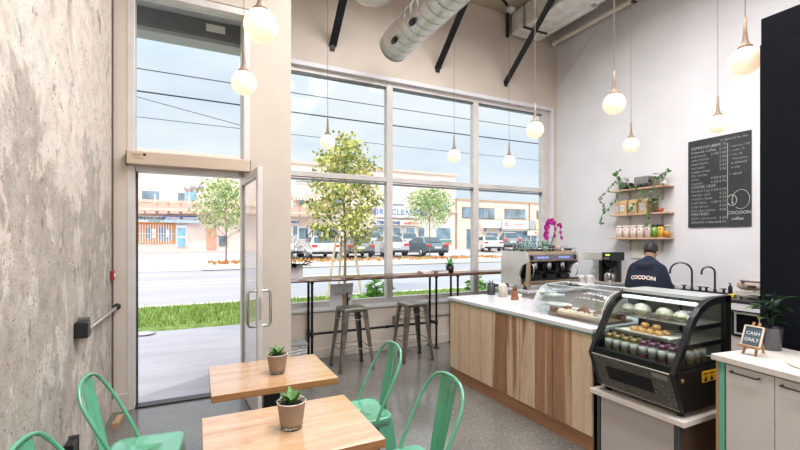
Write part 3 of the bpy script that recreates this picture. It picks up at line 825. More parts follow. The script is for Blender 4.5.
ch.location = (.945, 1.865, 0); ch.rotation_euler = (0, 0, PI)
dup(ch, (.975, 2.62, 0), PI-.02, 'mint metal chair tucked at the table by the door, bar stools behind it')
dup(ch, (-.262, 2.645, 0), -.11, 'mint metal chair by the concrete wall, its seat in view')
dup(ch, (-.305, 1.89, 0), -.11, 'mint metal chair showing only its curved top rail in the bottom corner')

# ---- gunmetal stools
def make_stool(label):
    t = thing('bar_stool', label, 'stool', (0, 0, 0), group='gunmetal bar stools')
    s = MB(); H = .155
    def rr(h, r, n=4):
        out = []
        for cx, cy, a in ((h-r, h-r, 0), (-h+r, h-r, PI/2), (-h+r, -h+r, PI), (h-r, -h+r, 1.5*PI)):
            for k in range(n+1): out.append((cx+r*math.cos(a+PI/2*k/n), cy+r*math.sin(a+PI/2*k/n)))
        return out
    o = rr(H, .03); n = len(o); lv = [(1.0, .715), (1.02, .752), (1.0, .76), (.93, .757), (.5, .752), (.25, .751)]
    v = [(px*k, py*k, z) for k, z in lv for px, py in o]
    s.add(v, [(i*n+j, i*n+(j+1) % n, (i+1)*n+(j+1) % n, (i+1)*n+j) for i in range(len(lv)-1) for j in range(n)], True)
    s.add([v[(len(lv)-1)*n+j] for j in range(n)], [tuple(range(n))], True)
    s.build('seat', M_gun, t, solid=.003)
    for sx in (1, -1):
        for sy in (1, -1):
            l = MB(); a = Vector((sx*.15, sy*.15, .745)); b_ = Vector((sx*.225, sy*.205, 0))
            for ax in ((-sx, 0, 0), (0, -sy, 0)):
                ax = Vector(ax)
                l.add([a, a+ax*.07, b_+ax*.032, b_], [(0, 1, 2, 3)])
            lg = l.build('leg', M_gun, t, solid=.004)
            MB().box(b_.x-sx*.034-.004, b_.y-sy*.034-.004, 0, b_.x+.004, b_.y+.004, .018).build('foot_cap', M_dark, lg)
    for z, q in ((.27, .193), (.62, .16)):
        f = MB(); e = [(q+.004, q-.005), (-q-.004, q-.005), (-q-.004, -q+.005), (q+.004, -q+.005)]
        for i in range(4):
            a, b_ = e[i], e[(i+1) % 4]
            f.tube([(a[0], a[1], z), (b_[0], b_[1], z)], .006, 6)
        f.build('footrest', M_gun, t)
    return t
st = make_stool('gunmetal stool by the window before the grey menu board'); st.location = (1.75, 4.93, 0); st.rotation_euler = (0, 0, .02)
dup(st, (2.62, 4.95, 0), -.04, 'gunmetal stool by the window nearer the plank counter')

# ---- drink bar along the window
M_live = wood('live_edge_walnut', [(.3, (70, 40, 26)), (.5, (98, 58, 36)), (.7, (128, 82, 52))], (.7, 6, 6), 2, .3, .2, .3)
M_pipe = mat('black_iron_pipe', (26, 26, 28), .4, .6)
def window_bar(label, x0, x1, legs, seed):
    random.seed(seed)
    t = thing('window_bar', label, 'bar counter', ((x0+x1)/2, 5.3, 0), group='window bars', world=True)
    m = MB(); n = 40
    ed = [5.13+.014*mnoise.noise(Vector((x0+(x1-x0)*i/n*1.0, seed, i*.35)))*2 for i in range(n+1)]
    v = []
    for i in range(n+1):
        x = x0+(x1-x0)*i/n
        v += [(x, ed[i]+.012, 1.068), (x, ed[i]-.004, 1.085), (x, ed[i]+.008, 1.11), (x, 5.485, 1.11), (x, 5.485, 1.068)]
    f = [(i*5+j, i*5+(j+1) % 5, i*5+5+(j+1) % 5, i*5+5+j) for i in range(n) for j in range(5)]
    f += [(0, 1, 2, 3, 4), tuple(n*5+j for j in (4, 3, 2, 1, 0))]
    m.add(v, f); m.build('tabletop', M_live, t)
    for x in legs:
        for y in (5.26, 5.45):
            p = MB().tube([(x, y, 0), (x, y, 1.068)], .0165, 10)
            p.lathe([(.045, 0), (.045, .006), (.026, .012), (.024, .03), (.017, .03)], 14, (x, y, 0))
            p.lathe([(.017, -.03), (.024, -.03), (.026, -.012), (.045, -.006), (.045, 0)], 14, (x, y, 1.068))
            p.lathe([(.016, -.035), (.023, -.035), (.023, .035), (.016, .035)], 12, (x, y, .38)); p.build('pipe_leg', M_pipe, t)
        MB().tube([(x, 5.26, .38), (x, 5.45, .38)], .0165, 8).build('cross_pipe', M_pipe, t)
    if len(legs) > 1:
        r = MB().tube([(legs[0], 5.30, .38), (legs[1], 5.30, .38)], .0165, 10)
        for x in legs: r.lathe([(.016, -.03), (.023, -.03), (.023, .03), (.016, .03)], 12, (x, 5.30, .38), M=Matrix.Rotation(PI/2, 4, 'Y'))
        r.lathe([(.017, -.02), (.022, -.02), (.022, .02), (.017, .02)], 12, ((legs[0]+legs[1])/2+.15, 5.30, .38), M=Matrix.Rotation(PI/2, 4, 'Y'))
        r.build('foot_rail', M_pipe, t)
    return t
window_bar('long live edge wooden drink bar on black pipe legs above the two stools', .95, 3.36, (1.33, 3.19), 1)
window_bar('short live edge wooden bar running behind the espresso machine', 3.375, 4.9, (3.57, 4.7), 5)

# things on the bar
orc = thing('orchid_planter', 'white orchid with dark leaves in white planter at the bar end by the pier', 'plant', (1.10, 5.30, 1.11), world=True)
MB().prism([(1.0, 5.2, 1.11), (1.2, 5.2, 1.11), (1.2, 5.4, 1.11), (1.0, 5.4, 1.11)], (0, 0, .17)).build('planter', M_white, orc, bevel=.01)
f = MB(); random.seed(4)
for i in range(8):
    a = i*.4-1.4; f.leaf((1.1+.05*math.cos(a), 5.3+.05*math.sin(a), 1.27), (math.cos(a), math.sin(a), .5), .07, .17, droop=.5)
f.leaf((1.2, 5.24, 1.32), (.4, 0, .9), .07, .16); f.leaf((1.19, 5.22, 1.3), (1, -.1, .5), .06, .15)
f.leaf((1.10, 5.20, 1.25), (-.2, -.3, .5), .09, .13, droop=.5); f.leaf((1.12, 5.20, 1.27), (-.5, -.3, .1), .08, .12, droop=.5)
f.leaf((1.21, 5.22, 1.29), (.5, -.1, .9), .075, .15); f.leaf((1.22, 5.21, 1.29), (.8, -.2, .35), .07, .13)
f.build('leaves', M_leafd, orc)
s = MB(); fl = MB()
for dx, dy, hh in ((-.06, .0, .50), (.02, .02, .44), (.07, -.03, .36)):
    pth = smooth_path([(1.1+dx*.3, 5.3, 1.27), (1.1+dx*.8, 5.3+dy, 1.27+hh*.6), (1.1+dx*1.6, 5.3+dy*2, 1.27+hh*.8), (1.1+dx*2.6, 5.3+dy*3, 1.27+hh*.6)], 6)
    s.tube(pth, .004, 5)
    for q in pth[7:]:
        for k in range(5):
            a = k*1.257; fl.leaf(q, (math.cos(a), -.3, math.sin(a)), .045, .045, up=(0, 1, 0), droop=.1)
s.build('stem', M_leafd, orc); fl.build('flowers', mat('white_petal', (240, 238, 240), .6), orc)
for lab, x, y, z, w, d_, h, a, col in (('pale pink cover book lying on the bar', 3.03, 5.3, 1.11, .20, .15, .022, .1, (222, 190, 180)), ('white cover notebook atop the pink book on the bar', 3.02, 5.3, 1.132, .18, .14, .014, -.1, (232, 228, 224)), ('grey cover book on the bar beside the black pot', 3.27, 5.28, 1.11, .21, .15, .034, .15, (160, 148, 138))):
    t = thing('book', lab, 'book', (x, y, z), a, 'books on the window bar')
    c_ = mat('book_cover_%d' % col[0], col, .6)
    MB().box(-w/2, -d_/2, 0, w/2, d_/2, .003).box(-w/2, -d_/2, h-.003, w/2, d_/2, h).box(-w/2, -d_/2, 0, -w/2+.003, d_/2, h).build('cover', c_, t)
    MB().box(-w/2+.003, -d_/2+.005, .003, w/2-.006, d_/2-.005, h-.003).build('pages', M_paper, t)
t = thing('potted_succulent', 'green succulent in a black pot on the window bar', 'plant', (3.44, 5.28, 1.11))
MB().lathe([(0, 0), (.055, 0), (.062, .1), (.056, .1), (.05, .085), (0, .085)], 20).build('pot', M_dark, t)
f = MB(); random.seed(12)
for i in range(26):
    a = rnd(0, 6.3); f.leaf((rnd(-.03, .03), rnd(-.03, .03), .085), (math.cos(a), math.sin(a), rnd(.5, 2)), .03, rnd(.06, .11), droop=.2)
for i in range(3): f.leaf((.01*i, 0, .09), (rnd(-.5, .5), rnd(-.5, .5), 1.5), .03, .17)
f.build('leaves', M_leaf, t)

# menu board + wooden hand holder on the window ledge
bx = on_y(342, 291, 5.47)
t = thing('menu_board', 'grey tilted board lettered COCOON standing on the window sill', 'sign', (bx.x, 5.47, .675), world=True)
M_bd = mat('grey_board', (228, 227, 227), .6, var=.02)
a = on_y(330.5, 284.5, 5.49); b_ = on_y(353.5, 283, 5.49); c_ = on_y(352, 299, 5.47); e_ = on_y(329.5, 300, 5.47)
zb = .676
MB().prism([(a.x, 5.50, a.z), (b_.x, 5.50, b_.z), (c_.x, 5.478, zb), (e_.x, 5.478, zb)], (0, .008, 0)).build('panel', M_bd, t)
f = MB(); zc = (a.z+zb)/2
text(f, 'COCOON', .05, ((a.x+b_.x)/2+.01, 5.483, zc+.005), (1, 0, 0), (0, .1, 1), spacing=1.1); text(f, 'coffee', .022, ((a.x+b_.x)/2+.02, 5.486, zc+.065), (1, 0, 0), (0, .1, 1))
f.build('lettering', mat('dark_grey_letters', (70, 70, 74), .7), t)
hb = on_y(346, 301, 5.42)
t = thing('card_holder', 'upright wooden clip with black fork standing before the menu board', 'holder', (hb.x, 5.485, .675), world=True)
h0 = (hb.x, 5.46)
MB().bar((h0[0], 5.47, .675), (h0[0]-.005, 5.47, .85), .045, .014, (0, 1, 0), w2=.06).build('body', wood('driftwood', [(.3, (150, 116, 84)), (.7, (196, 160, 124))], (6, 6, 1), 4), t, bevel=.004)
MB().tube(smooth_path([(h0[0]+.035, 5.47, .675), (h0[0]+.04, 5.47, .76), (h0[0]+.03, 5.47, .86)], 4), .012, 6).tube([(h0[0]+.04, 5.47, .755), (h0[0]+.06, 5.47, .77), (h0[0]+.068, 5.47, .80)], .008, 6).build('fork', M_dark, t)

# window lettering (reads COCOON from the street)
f = MB()
l0 = on_y(306, 238, 5.599); l1 = on_y(366.5, 230, 5.599)
cx = (l0.x+l1.x)/2; hh = .115
text(f, 'COCOON', hh*1.38, (cx, 5.597, on_y(336, 237.8, 5.597).z), (-1, 0, 0), (0, 0, 1), spacing=1.42, bold=-.0012)
o = tag(f.build('window_lettering', M_black_text), 'thin black COCOON lettering on the window pane, mirrored from inside', 'window lettering')
# basket + outlet + conduit by the sill wall
bk = thing('storage_basket', 'grey patterned fabric basket on the floor beside the pier', 'basket', (1.13, 5.28, 0), world=True)
m, nt, bb = newmat('patterned_fabric'); v_ = coords(nt); wv = N(nt, 'ShaderNodeTexWave'); wv.wave_type = 'RINGS'; wv.inputs['Scale'].default_value = 9; wv.inputs['Distortion'].default_value = 6; nt.links.new(v_, wv.inputs['Vector'])
nt.links.new(ramp(nt, wv.outputs['Fac'], [(.45, (150, 152, 152)), (.6, (214, 212, 208))]), bb.inputs['Base Color']); bb.inputs['Roughness'].default_value = .9
MB().prism([(1.0, 5.16, 0), (1.25, 5.16, 0), (1.25, 5.40, 0), (1.0, 5.40, 0)], (0, 0, .30)).build('body', m, bk, bevel=.02)
MB().box(.995, 5.155, .27, 1.255, 5.405, .305).build('rim', mat('grey_fabric', (140, 142, 142), .9), bk, bevel=.008)
bo = on_y(395.5, 319.5, 5.47)
t = thing('electrical_outlet', 'grey outlet box on the low wall under the window between the stools', 'outlet', (bo.x, 5.5, bo.z-.05), world=True)
MB().box(bo.x-.035, 5.45, bo.z-.055, bo.x+.035, 5.5, bo.z+.055).build('box', mat('galvanised_grey', (150, 148, 144), .5, .5), t, bevel=.005)
MB().box(bo.x-.025, 5.447, bo.z-.04, bo.x+.025, 5.45, bo.z+.04).build('cover_plate', M_steel, t)
MB().tube([(bo.x+.035, 5.487, bo.z), (4.0, 5.487, bo.z)], .009, 8).build('conduit', MATS['galvanised_grey'], t)

# ---- left wall fittings
y_ = on_x(78, 326, XL+.03)
t = thing('push_bar', 'steel bar with black end box across the concrete wall by the door', 'wall bar', (XL, 3.5, .98), world=True)
MB().box(XL, 3.27, .965, XL+.075, 3.36, 1.07).build('end_box', M_dark, t, bevel=.008)
MB().box(XL, 3.36, .96, XL+.07, 3.375, 1.09).build('end_plate', M_steel, t, bevel=.002)
MB().tube([(XL+.045, 3.375, 1.0), (XL+.045, 4.52, .985)], .013, 10).build('rail', M_chrome, t)
MB().lathe([(.03, 0), (.03, .012), (.013, .02)], 12, (XL+.045, 4.572, .985), M=Matrix.Rotation(PI/2, 4, 'X')).tube([(XL+.045, 4.5, .985), (XL+.045, 4.575, .985)], .011, 8).build('wall_flange', M_dark, t)
t = thing('fire_alarm_switch', 'small dark red alarm box in the corner by the door frame', 'alarm box', (XL, 4.5, 1.22), world=True)
MB().box(XL, 4.49, 1.235, XL+.03, 4.56, 1.32).build('case', mat('alarm_red', (146, 40, 44), .4), t, bevel=.006)
MB().box(XL+.03, 4.505, 1.262, XL+.034, 4.545, 1.295).build('pull_lever', M_paper, t)
t = thing('electrical_outlet', 'black outlet box low on the concrete wall behind the mint chair', 'outlet', (XL, 3.2, .33), world=True)
MB().box(XL, 3.04, .27, XL+.05, 3.15, .385).build('box', M_dark, t, bevel=.005)
MB().box(XL, 3.15, .26, XL+.055, 3.162, .40).build('side_plate', M_steel, t)
t = tag(MB().prism([(XL+.055, 4.21, 0), (XL+.105, 4.21, 0), (XL+.105, 4.21, .04), (XL+.055, 4.21, .04)], (.015, .2, 0)).build('door_stop', wood('offcut_wood', [(.3, (168, 128, 96)), (.7, (206, 168, 134))], (8, 1, 8), 3), bevel=.003),
        'small wooden block on the floor in the corner by the door', 'door stop')
# ================================================================ COUNTER AND BAR
pale = [(.25, (208, 176, 142)), (.5, (226, 196, 164)), (.75, (236, 210, 182))]
M_pl = wood('pale_plank', pale, (6, 6, .5), 1.2, .5, .12)
M_ph = wood('heartwood_plank', [(.42, (230, 202, 170)), (.51, (220, 188, 154)), (.54, (176, 132, 98)), (.66, (158, 116, 84))], (5.2, 5.2, .42), 1.15, .5, .2)
M_pb = wood('brown_plank', [(.2, (156, 114, 84)), (.50, (178, 134, 100)), (.56, (204, 166, 130)), (.62, (230, 202, 170))], (5.0, 5.0, .35), 1.1, .5, .2)
M_plinth = wood('plinth_oak', [(.3, (150, 104, 72)), (.7, (178, 132, 96))], (1, .6, 8), 2, .5, .12)
CX = 2.66; Y0, Y1 = 2.15, 4.08
cc = thing('service_counter', 'long service counter clad in vertical two tone wood planks', 'counter', (3.0, 3.1, 0), world=True)
f = MB(); pw = (Y1-Y0)/10
for k in range(10):
    f.box(CX, Y0+pw*k+.003, .125, CX+.022, Y0+pw*(k+1)-.003, .888, [0, 2, 2, 1, 1, 1, 0, 0, 0, 0][k])
f.build('plank_front', [M_pl, M_ph, M_pb], cc, bevel=.0015)
MB().box(CX+.02, Y0+.004, .02, CX+.66, Y1-.02, .888).build('carcass', M_dark, cc)
MB().box(CX+.03, Y0+.0, 0, CX+.05, Y1-.02, .125).build('plinth', M_plinth, cc) if False else MB().box(CX+.012, Y0+.003, 0, CX+.03, Y1-.01, .122).build('plinth', M_plinth, cc)
MB().box(CX+.022, Y1-.02, .02, CX+.66, Y1-.003, .888).build('end_panel', M_pl, cc)
wt = thing('worktop', 'white stone worktop lying along the plank counter', 'worktop', (3.0, 3.1, .888), world=True)
MB().box(CX-.015, Y0-.01, .902, CX+.72, Y1+.03, .935).build('slab', M_stone, wt, bevel=.003)
MB().box(CX-.010, Y0-.008, .888, CX+.70, Y1+.02, .902).build('edge_strip', mat('sea_green_strip', (104, 152, 132), .4), wt)
# back run under the espresso machine
eb = thing('espresso_counter', 'white topped counter carrying the espresso machine under the window', 'counter', (4.55, 4.5, 0), world=True)
MB().box(3.92, 4.16, 0, 5.22, 4.98, .895).build('carcass', M_cab, eb)
MB().box(3.90, 4.125, .895, 5.24, 5.0, .93).build('slab', M_stone, eb, bevel=.003)

# ---- espresso machine
X0, X1, YA, YB_ = 3.95, 4.93, 4.20, 4.72
M_sil = mat('machine_silver', (216, 212, 206), .32, .5, var=.04)
M_champ = mat('champagne_panel', (196, 176, 150), .35, .6, var=.04)
em = thing('espresso_machine', 'wide silver espresso machine in front of the window', 'espresso machine', (4.44, 4.46, .93), world=True)
f = MB()
pr = [(YA+.13, .985), (YB_, .985), (YB_, 1.36), (YB_-.03, 1.44), (YA+.02, 1.44), (YA-.01, 1.30), (YA+.10, 1.25), (YA+.16, 1.12)]
for xa in (X0, X1-.03):
    MB().prism([(xa, y, z) for y, z in pr], (.03, 0, 0)).build('side_panel', M_sil, em, bevel=.006)
MB().box(X0+.03, YA+.28, .985, X1-.03, YB_, 1.44).build('body', M_sil, em, bevel=.004)
f = MB().prism([(X0+.03, YA, 1.31), (X0+.03, YA+.03, 1.44), (X0+.03, YA+.28, 1.44), (X0+.03, YA+.28, 1.31)], (X1-X0-.06, 0, 0)); f.build('front_panel', M_champ, em, bevel=.004)
pn = MB().prism([(X0+.06, YA-.001, 1.322), (X0+.06, YA+.017, 1.40), (X0+.06, YA+.03, 1.40), (X0+.06, YA+.03, 1.322)], (X1-X0-.12, -.006, 0)).build('control_strip', mat('grey_lilac_panel', (120, 114, 124), .3, .3), em)
for gx in (4.22, 4.62):
    f = MB()
    for k in range(6): f.box(gx-.09+k*.036, YA-.004, 1.345, gx-.066+k*.036, YA+.0, 1.375)
    f.build('buttons', mat('lit_button', (150, 170, 240), .4, emis=.4), pn)
for kx in (X0+.06, X1-.11): MB().box(kx, YA-.006, 1.33, kx+.05, YA+.004, 1.39).build('steam_knob', M_dark, em)
MB().box(X0+.03, YA+.20, 1.07, X1-.03, YA+.28, 1.31).build('splash_back', mat('dark_splash', (40, 42, 46), .25, .6), em)
MB().box(X0+.03, YA-.02, 1.045, X1-.03, YA+.28, 1.07).build('drip_tray', mat('dark_tray', (60, 58, 58), .3, .7), em)
MB().box(X0+.06, YA+.03, .985, X1-.06, YA+.28, 1.045).build('lower_panel', M_champ, em, bevel=.004)
MB().box(X0-.0, YA-.03, 1.035, X1, YA+.02, 1.05).build('front_rail', M_champ, em)
for gx in (4.20, 4.46, 4.72):
    g = MB().lathe([(.0, 1.19), (.036, 1.19), (.04, 1.21), (.04, 1.27), (.03, 1.31), (0, 1.31)], 16, (gx, YA+.12, 0)).bar((gx, YA+.12, 1.28), (gx, YA+.22, 1.29), .06, .05).build('group_head', M_chrome, em)
    MB().lathe([(0, 1.145), (.03, 1.145), (.034, 1.19), (0, 1.19)], 14, (gx, YA+.12, 0)).tube([(gx, YA+.09, 1.17), (gx-.03, YA-.02, 1.165), (gx-.045, YA-.07, 1.155)], [.009, .014, .015], 8).build('portafilter', M_dark, g)
    MB().box(gx-.09, YA+.05, 1.07, gx+.07, YA+.2, 1.125).build('drip_basin', M_dark, g)
for sx in (X0+.08, X1-.08):
    MB().tube(smooth_path([(sx, YA+.05, 1.30), (sx, YA-.03, 1.26), (sx-.01, YA-.05, 1.16), (sx-.02, YA-.02, 1.09)], 5), .006, 7).build('steam_wand', M_chrome, em)
MB().prism([(X0-.005, YA-.03, 1.30), (X0-.005, YA+.0, 1.30), (X0-.005, YA+.03, .985), (X0-.005, YA-.03, .95)], (.04, 0, 0)).build('front_fin', M_champ, em, bevel=.008)
for sx in (X0+.06, X1-.06):
    for sy in (YA+.1, YB_-.06):
        MB().lathe([(.026, .93), (.022, .985)], 12, (sx, sy, 0)).build('foot', M_dark, em)
f = MB()
f.tube([(X0+.01, YA+.05, 1.48), (X1-.01, YA+.05, 1.48), (X1-.01, YB_-.01, 1.48), (X0+.01, YB_-.01, 1.48)], .004, 6, closed=True)
for sx, sy in ((X0+.01, YA+.05), (X1-.01, YA+.05), (X0+.01, YB_-.01), (X1-.01, YB_-.01), (4.44, YA+.05)): f.tube([(sx, sy, 1.44), (sx, sy, 1.48)], .004, 6)
f.build('cup_rail', M_chrome, em)
# things on the machine
ZT = 1.4415
def glass_cup(label, x, y):
    t = thing('drinking_glass', label, 'glass', (x, y, ZT), group='glasses on the espresso machine')
    MB().lathe([(0, .004), (.026, .004), (.034, .14), (.0355, .14), (.0345, .0), (0, 0)], 16).build('bowl', M_acrylic, t)
    MB().lathe([(0, .0045), (.026, .0045), (.029, .05), (0, .05)], 14).build('tinted_base', mat('bottle_green', (44, 76, 64), .2), t)
    MB().tube([(.0348*math.cos(2*PI*i/16), .0348*math.sin(2*PI*i/16), .14) for i in range(16)], .0022, 5, closed=True).build('rim', M_acrylic, t)
for i in range(6): glass_cup(('second glass in front row' if 0 else ['end glass of the front row on the machine, beside the side panel', 'second glass from the side panel in the front row', 'third glass from the side panel in the front row', 'fourth glass from the side panel in the front row', 'fifth glass from the side panel in the front row', 'sixth glass of the front row beside the green cups'][i]), 4.0+i*.068, 4.36)
for i in range(5): glass_cup('clear tumbler in the rear row of glasses on the machine', 4.03+i*.075, 4.52)
def mug(label, x, y, z, col, h=.075, r=.042, group='mugs on the espresso machine', ha=0.2):
    t = thing('mug', label, 'cup', (x, y, z), group=group)
    m = mat('mug_%d_%d_%d' % col, col, .4, var=.03)
    MB().lathe([(0, .0), (r*.8, .0), (r, h*.2), (r, h), (r*.93, h), (r*.9, h*.2), (0, h*.12)], 20).build('cup', m, t)
    MB().tube(smooth_path([(r*.95*math.cos(ha), r*.95*math.sin(ha), h*.82), (r*1.55*math.cos(ha), r*1.55*math.sin(ha), h*.75), (r*1.6*math.cos(ha), r*1.6*math.sin(ha), h*.4), (r*.95*math.cos(ha), r*.95*math.sin(ha), h*.2)], 4), .006, 7).build('handle', m, t)
gc = (104, 134, 116)
mug('lower green cup of the stack on the espresso machine', 4.40, 4.32, ZT, gc)
mug('upper green cup stacked atop the other green cup', 4.395, 4.32, ZT+.076, gc)
mug('green cup behind the green stack on the machine', 4.44, 4.45, ZT, gc)
mug('black mug between green cups and beige mug', 4.535, 4.34, ZT, (44, 46, 48), .085, .048)
mug('beige mug below the magenta orchid', 4.69, 4.36, ZT, (176, 156, 136), .085, .05)
orm = thing('orchid_vase', 'magenta orchid arching from a glass vase atop the machine', 'plant', (4.78, 4.58, ZT), world=True)
MB().lathe([(0, 0), (.055, 0), (.05, .10), (.06, .21), (.057, .21), (.047, .10), (.05, .006), (0, .006)], 20, (4.78, 4.60, ZT)).build('vase', M_acrylic, orm)
s = MB(); fl = MB(); ce = MB(); random.seed(9)
def bloom(q, r):
    for k in range(5):
        a = k*1.257+rnd(0, 1); fl.leaf(q, (math.cos(a), -.15+rnd(-.2, .2), math.sin(a)), r*1.05, r, up=(0, 1, 0), droop=.15)
    ce.ball(q+Vector((0, -.008, 0)), r*.2, nu=8, nv=6)
pa = smooth_path([(4.78, 4.60, 1.46), (4.84, 4.58, 1.70), (4.85, 4.58, 1.82), (4.77, 4.57, 1.89), (4.68, 4.56, 1.84), (4.635, 4.55, 1.74), (4.65, 4.54, 1.62)], 7)
pb = smooth_path([(4.78, 4.60, 1.46), (4.86, 4.6, 1.66), (4.94, 4.6, 1.83), (4.99, 4.6, 1.80), (5.0, 4.6, 1.63)], 6)
s.tube(pa, .004, 6); s.tube(pb, .0035, 6)
for i, q in enumerate(pa[17:]):
    if i % 2 == 0: bloom(q+Vector((rnd(-.03, .03), rnd(-.03, .02), rnd(-.02, .02))), .05)
for q in pb[12::3]+[Vector((4.84, 4.57, 1.76)), Vector((4.84, 4.57, 1.66))]: bloom(q+Vector((rnd(-.01, .02), 0, 0)), .036)
s.build('stem', M_leafd, orm); fl.build('flowers', mat('magenta_petal', (186, 36, 150), .5, var=.2, vs=20), orm); ce.build('flower_centres', mat('dark_magenta', (120, 20, 90), .5), orm)
t = thing('coffee_scoop', 'black handled scoop lying on top of the machine', 'scoop', (4.82, 4.30, ZT), world=True)
MB().tube([(4.74, 4.31, ZT+.02), (4.83, 4.29, ZT+.022), (4.87, 4.285, ZT+.024)], [.01, .014, .016], 8).build('handle', M_dark, t)
MB().lathe([(0, 0), (.025, 0), (.028, .03), (.025, .03), (0, .006)], 14, (4.72, 4.312, ZT)).build('bowl', M_chrome, t)
t = thing('plastic_tub', 'clear lidded tub at the end of the machine top', 'tub', (4.86, 4.46, ZT), world=True)
MB().box(4.785, 4.375, ZT, 4.90, 4.49, ZT+.07).build('tub', M_acrylic, t, bevel=.008)
MB().box(4.78, 4.37, ZT+.07, 4.905, 4.495, ZT+.08).build('lid', mat('pale_blue_lid', (176, 186, 206), .4), t)

# ---- things on the worktop
ZW = .935
t = thing('utensil_jug', 'black utensil jug at the far end of the white worktop', 'jug', (3.22, 4.03, ZW))
MB().lathe([(0, 0), (.042, 0), (.047, .02), (.044, .14), (.040, .14), (.04, .02), (0, .01)], 18).build('jug', mat('charcoal_ceramic', (52, 56, 60), .5), t)
for k in range(4):
    MB().tube([(0, 0, .1), (.025*math.cos(k*1.6), .025*math.sin(k*1.6), .17)], .006, 6).build('utensil', M_dark, t)
t = thing('shaker', 'clear glass shaker with black top between jug and canister', 'shaker', (3.27, 3.99, ZW))
MB().lathe([(0, 0), (.022, 0), (.022, .1), (0, .1)], 14).build('glass', M_case, t); MB().lathe([(0, .1), (.023, .1), (.02, .13), (0, .135)], 14).build('cap', M_dark, t)
t = thing('canister', 'sandy grey lidded canister on the white worktop', 'canister', (3.235, 3.83, ZW))
MB().lathe([(0, 0), (.05, 0), (.054, .02), (.052, .12), (0, .12)], 22).build('jar', mat('sand_ceramic', (176, 168, 152), .5), t)
MB().lathe([(.0, .12), (.05, .12), (.044, .138), (.008, .146), (.008, .158), (0, .16)], 20).build('lid', M_cream, t)
t = thing('pepper_grinder', 'brown wooden grinder bottle beside the sandy canister', 'grinder', (3.19, 3.58, ZW))
MB().lathe([(0, .025), (.036, .025), (.036, .03), (.032, .09), (.03, .10), (0, .10)], 18).build('body', mat('terracotta_brown', (140, 88, 60), .5), t)
MB().lathe([(0, .1), (.024, .1), (.026, .135), (.01, .15), (0, .15)], 16).build('cap', mat('wood_brown', (110, 72, 52), .5), t)
MB().lathe([(0, 0), (.042, 0), (.045, .025), (0, .025)], 18).build('base', mat('terracotta_base', (150, 94, 64), .5), t)
t = thing('ramekin', 'small white dish on the worktop below the machine', 'dish', (3.36, 3.72, ZW))
MB().lathe([(0, 0), (.04, 0), (.05, .035), (.046, .035), (.037, .006), (0, .006)], 18).build('dish', M_cream, t)
MB().lathe([(0, .007), (.036, .007), (.04, .014), (0, .02)], 14).build('sugar', M_paper, t)
for i, (x, y, lab) in enumerate(((3.97, 4.10, 'stack of pale pink paper cups by the machine side'), (4.005, 4.03, 'stack of brown paper cups by the machine side'))): pass
t = thing('milk_jug', 'white milk jug behind the curved pastry cover', 'jug', (4.98, 4.22, .93))
MB().lathe([(0, 0), (.05, 0), (.055, .03), (.045, .13), (.05, .16), (.046, .16), (.04, .13), (.05, .03), (0, .01)], 18).build('body', M_white, t)
MB().tube(smooth_path([(.045, 0, .14), (.09, 0, .12), (.085, 0, .06), (.052, 0, .04)], 4), .007, 6).build('handle', M_white, t)
t = thing('milk_jug', 'second white jug closer to coffee brewer', 'jug', (5.15, 4.2, .93))
MB().lathe([(0, 0), (.055, 0), (.058, .03), (.05, .13), (.054, .155), (.05, .155), (.045, .13), (.05, .03), (0, .01)], 18).build('body', M_cream, t)
MB().tube(smooth_path([(.05, 0, .135), (.095, 0, .12), (.09, 0, .06), (.057, 0, .04)], 4), .007, 6).build('handle', M_cream, t)

# ---- curved acrylic pastry cover
pc = thing('pastry_cover', 'clear curved acrylic pastry cover on the white worktop', 'pastry case', (3.05, 2.5, ZW), world=True)
pf = [(2.78, ZW), (2.785, 1.0), (2.80, 1.06), (2.835, 1.12), (2.885, 1.165), (2.95, 1.19), (3.22, 1.20)]
ya, yb = 2.17, 2.88
m = MB(); m.grid(lambda u, w: Vector((*(lambda k: (pf[k][0]*(1-(u*6-k))+pf[min(k+1, 6)][0]*(u*6-k), ya+(yb-ya)*w, pf[k][1]*(1-(u*6-k))+pf[min(k+1, 6)][1]*(u*6-k)))(min(int(u*6), 5)),)), 24, 2)
m.build('curved_front', M_acrylic, pc, solid=.004)
for y in (ya, yb):
    MB().add([(x, y, z) for x, z in pf]+[(3.22, y, ZW)], [tuple(range(8))]).build('end_panel', M_acrylic, pc, solid=.005)
f = MB()
for y in (ya, yb): f.tube([(x, y, z) for x, z in pf], .003, 6)
f.tube([(3.22, ya, 1.20), (3.22, yb, 1.20)], .004, 6).tube([(2.95, ya, 1.193), (2.95, yb, 1.193)], .003, 6)
f.build('edge', mat('frosted_edge', (226, 232, 232), .3), pc)
wb = thing('serving_board', 'wooden board carrying pastries inside the acrylic cover', 'board', (2.98, 2.5, ZW), world=True)
MB().box(2.815, 2.19, ZW, 3.19, 2.74, ZW+.018).build('board', wood('dark_board', [(.3, (110, 82, 62)), (.7, (140, 108, 84))], (8, 1, 8), 3), wb, bevel=.004)
M_cro = mat('baked_crust', (134, 82, 46), .55, var=.25, vs=25)
def croissant(label, x, y, z, a, k=1.0):
    t = thing('croissant', label, 'pastry', (x, y, z), a, 'croissants under the acrylic cover')
    m = MB(); n = 11
    for i in range(n):
        u = (i-(n-1)/2)/((n-1)/2); th = u*1.1
        r = .034*(1-.62*abs(u)**1.3)*k
        m.ball((.075*k*math.sin(th), -.075*k*(math.cos(th)-1)*1, r*.9), r, (.55, 1.0, .95), 12, 8, M=Matrix.Rotation(th, 4, 'Z'))
    m.build('pastry', M_cro, t)
croissant('dark croissant at the far end of the wooden board', 2.985, 2.665, ZW+.0185, 1.15, 1.0)
croissant('croissant in the middle of the wooden board row', 3.03, 2.525, ZW+.0185, 1.35, 1.05)
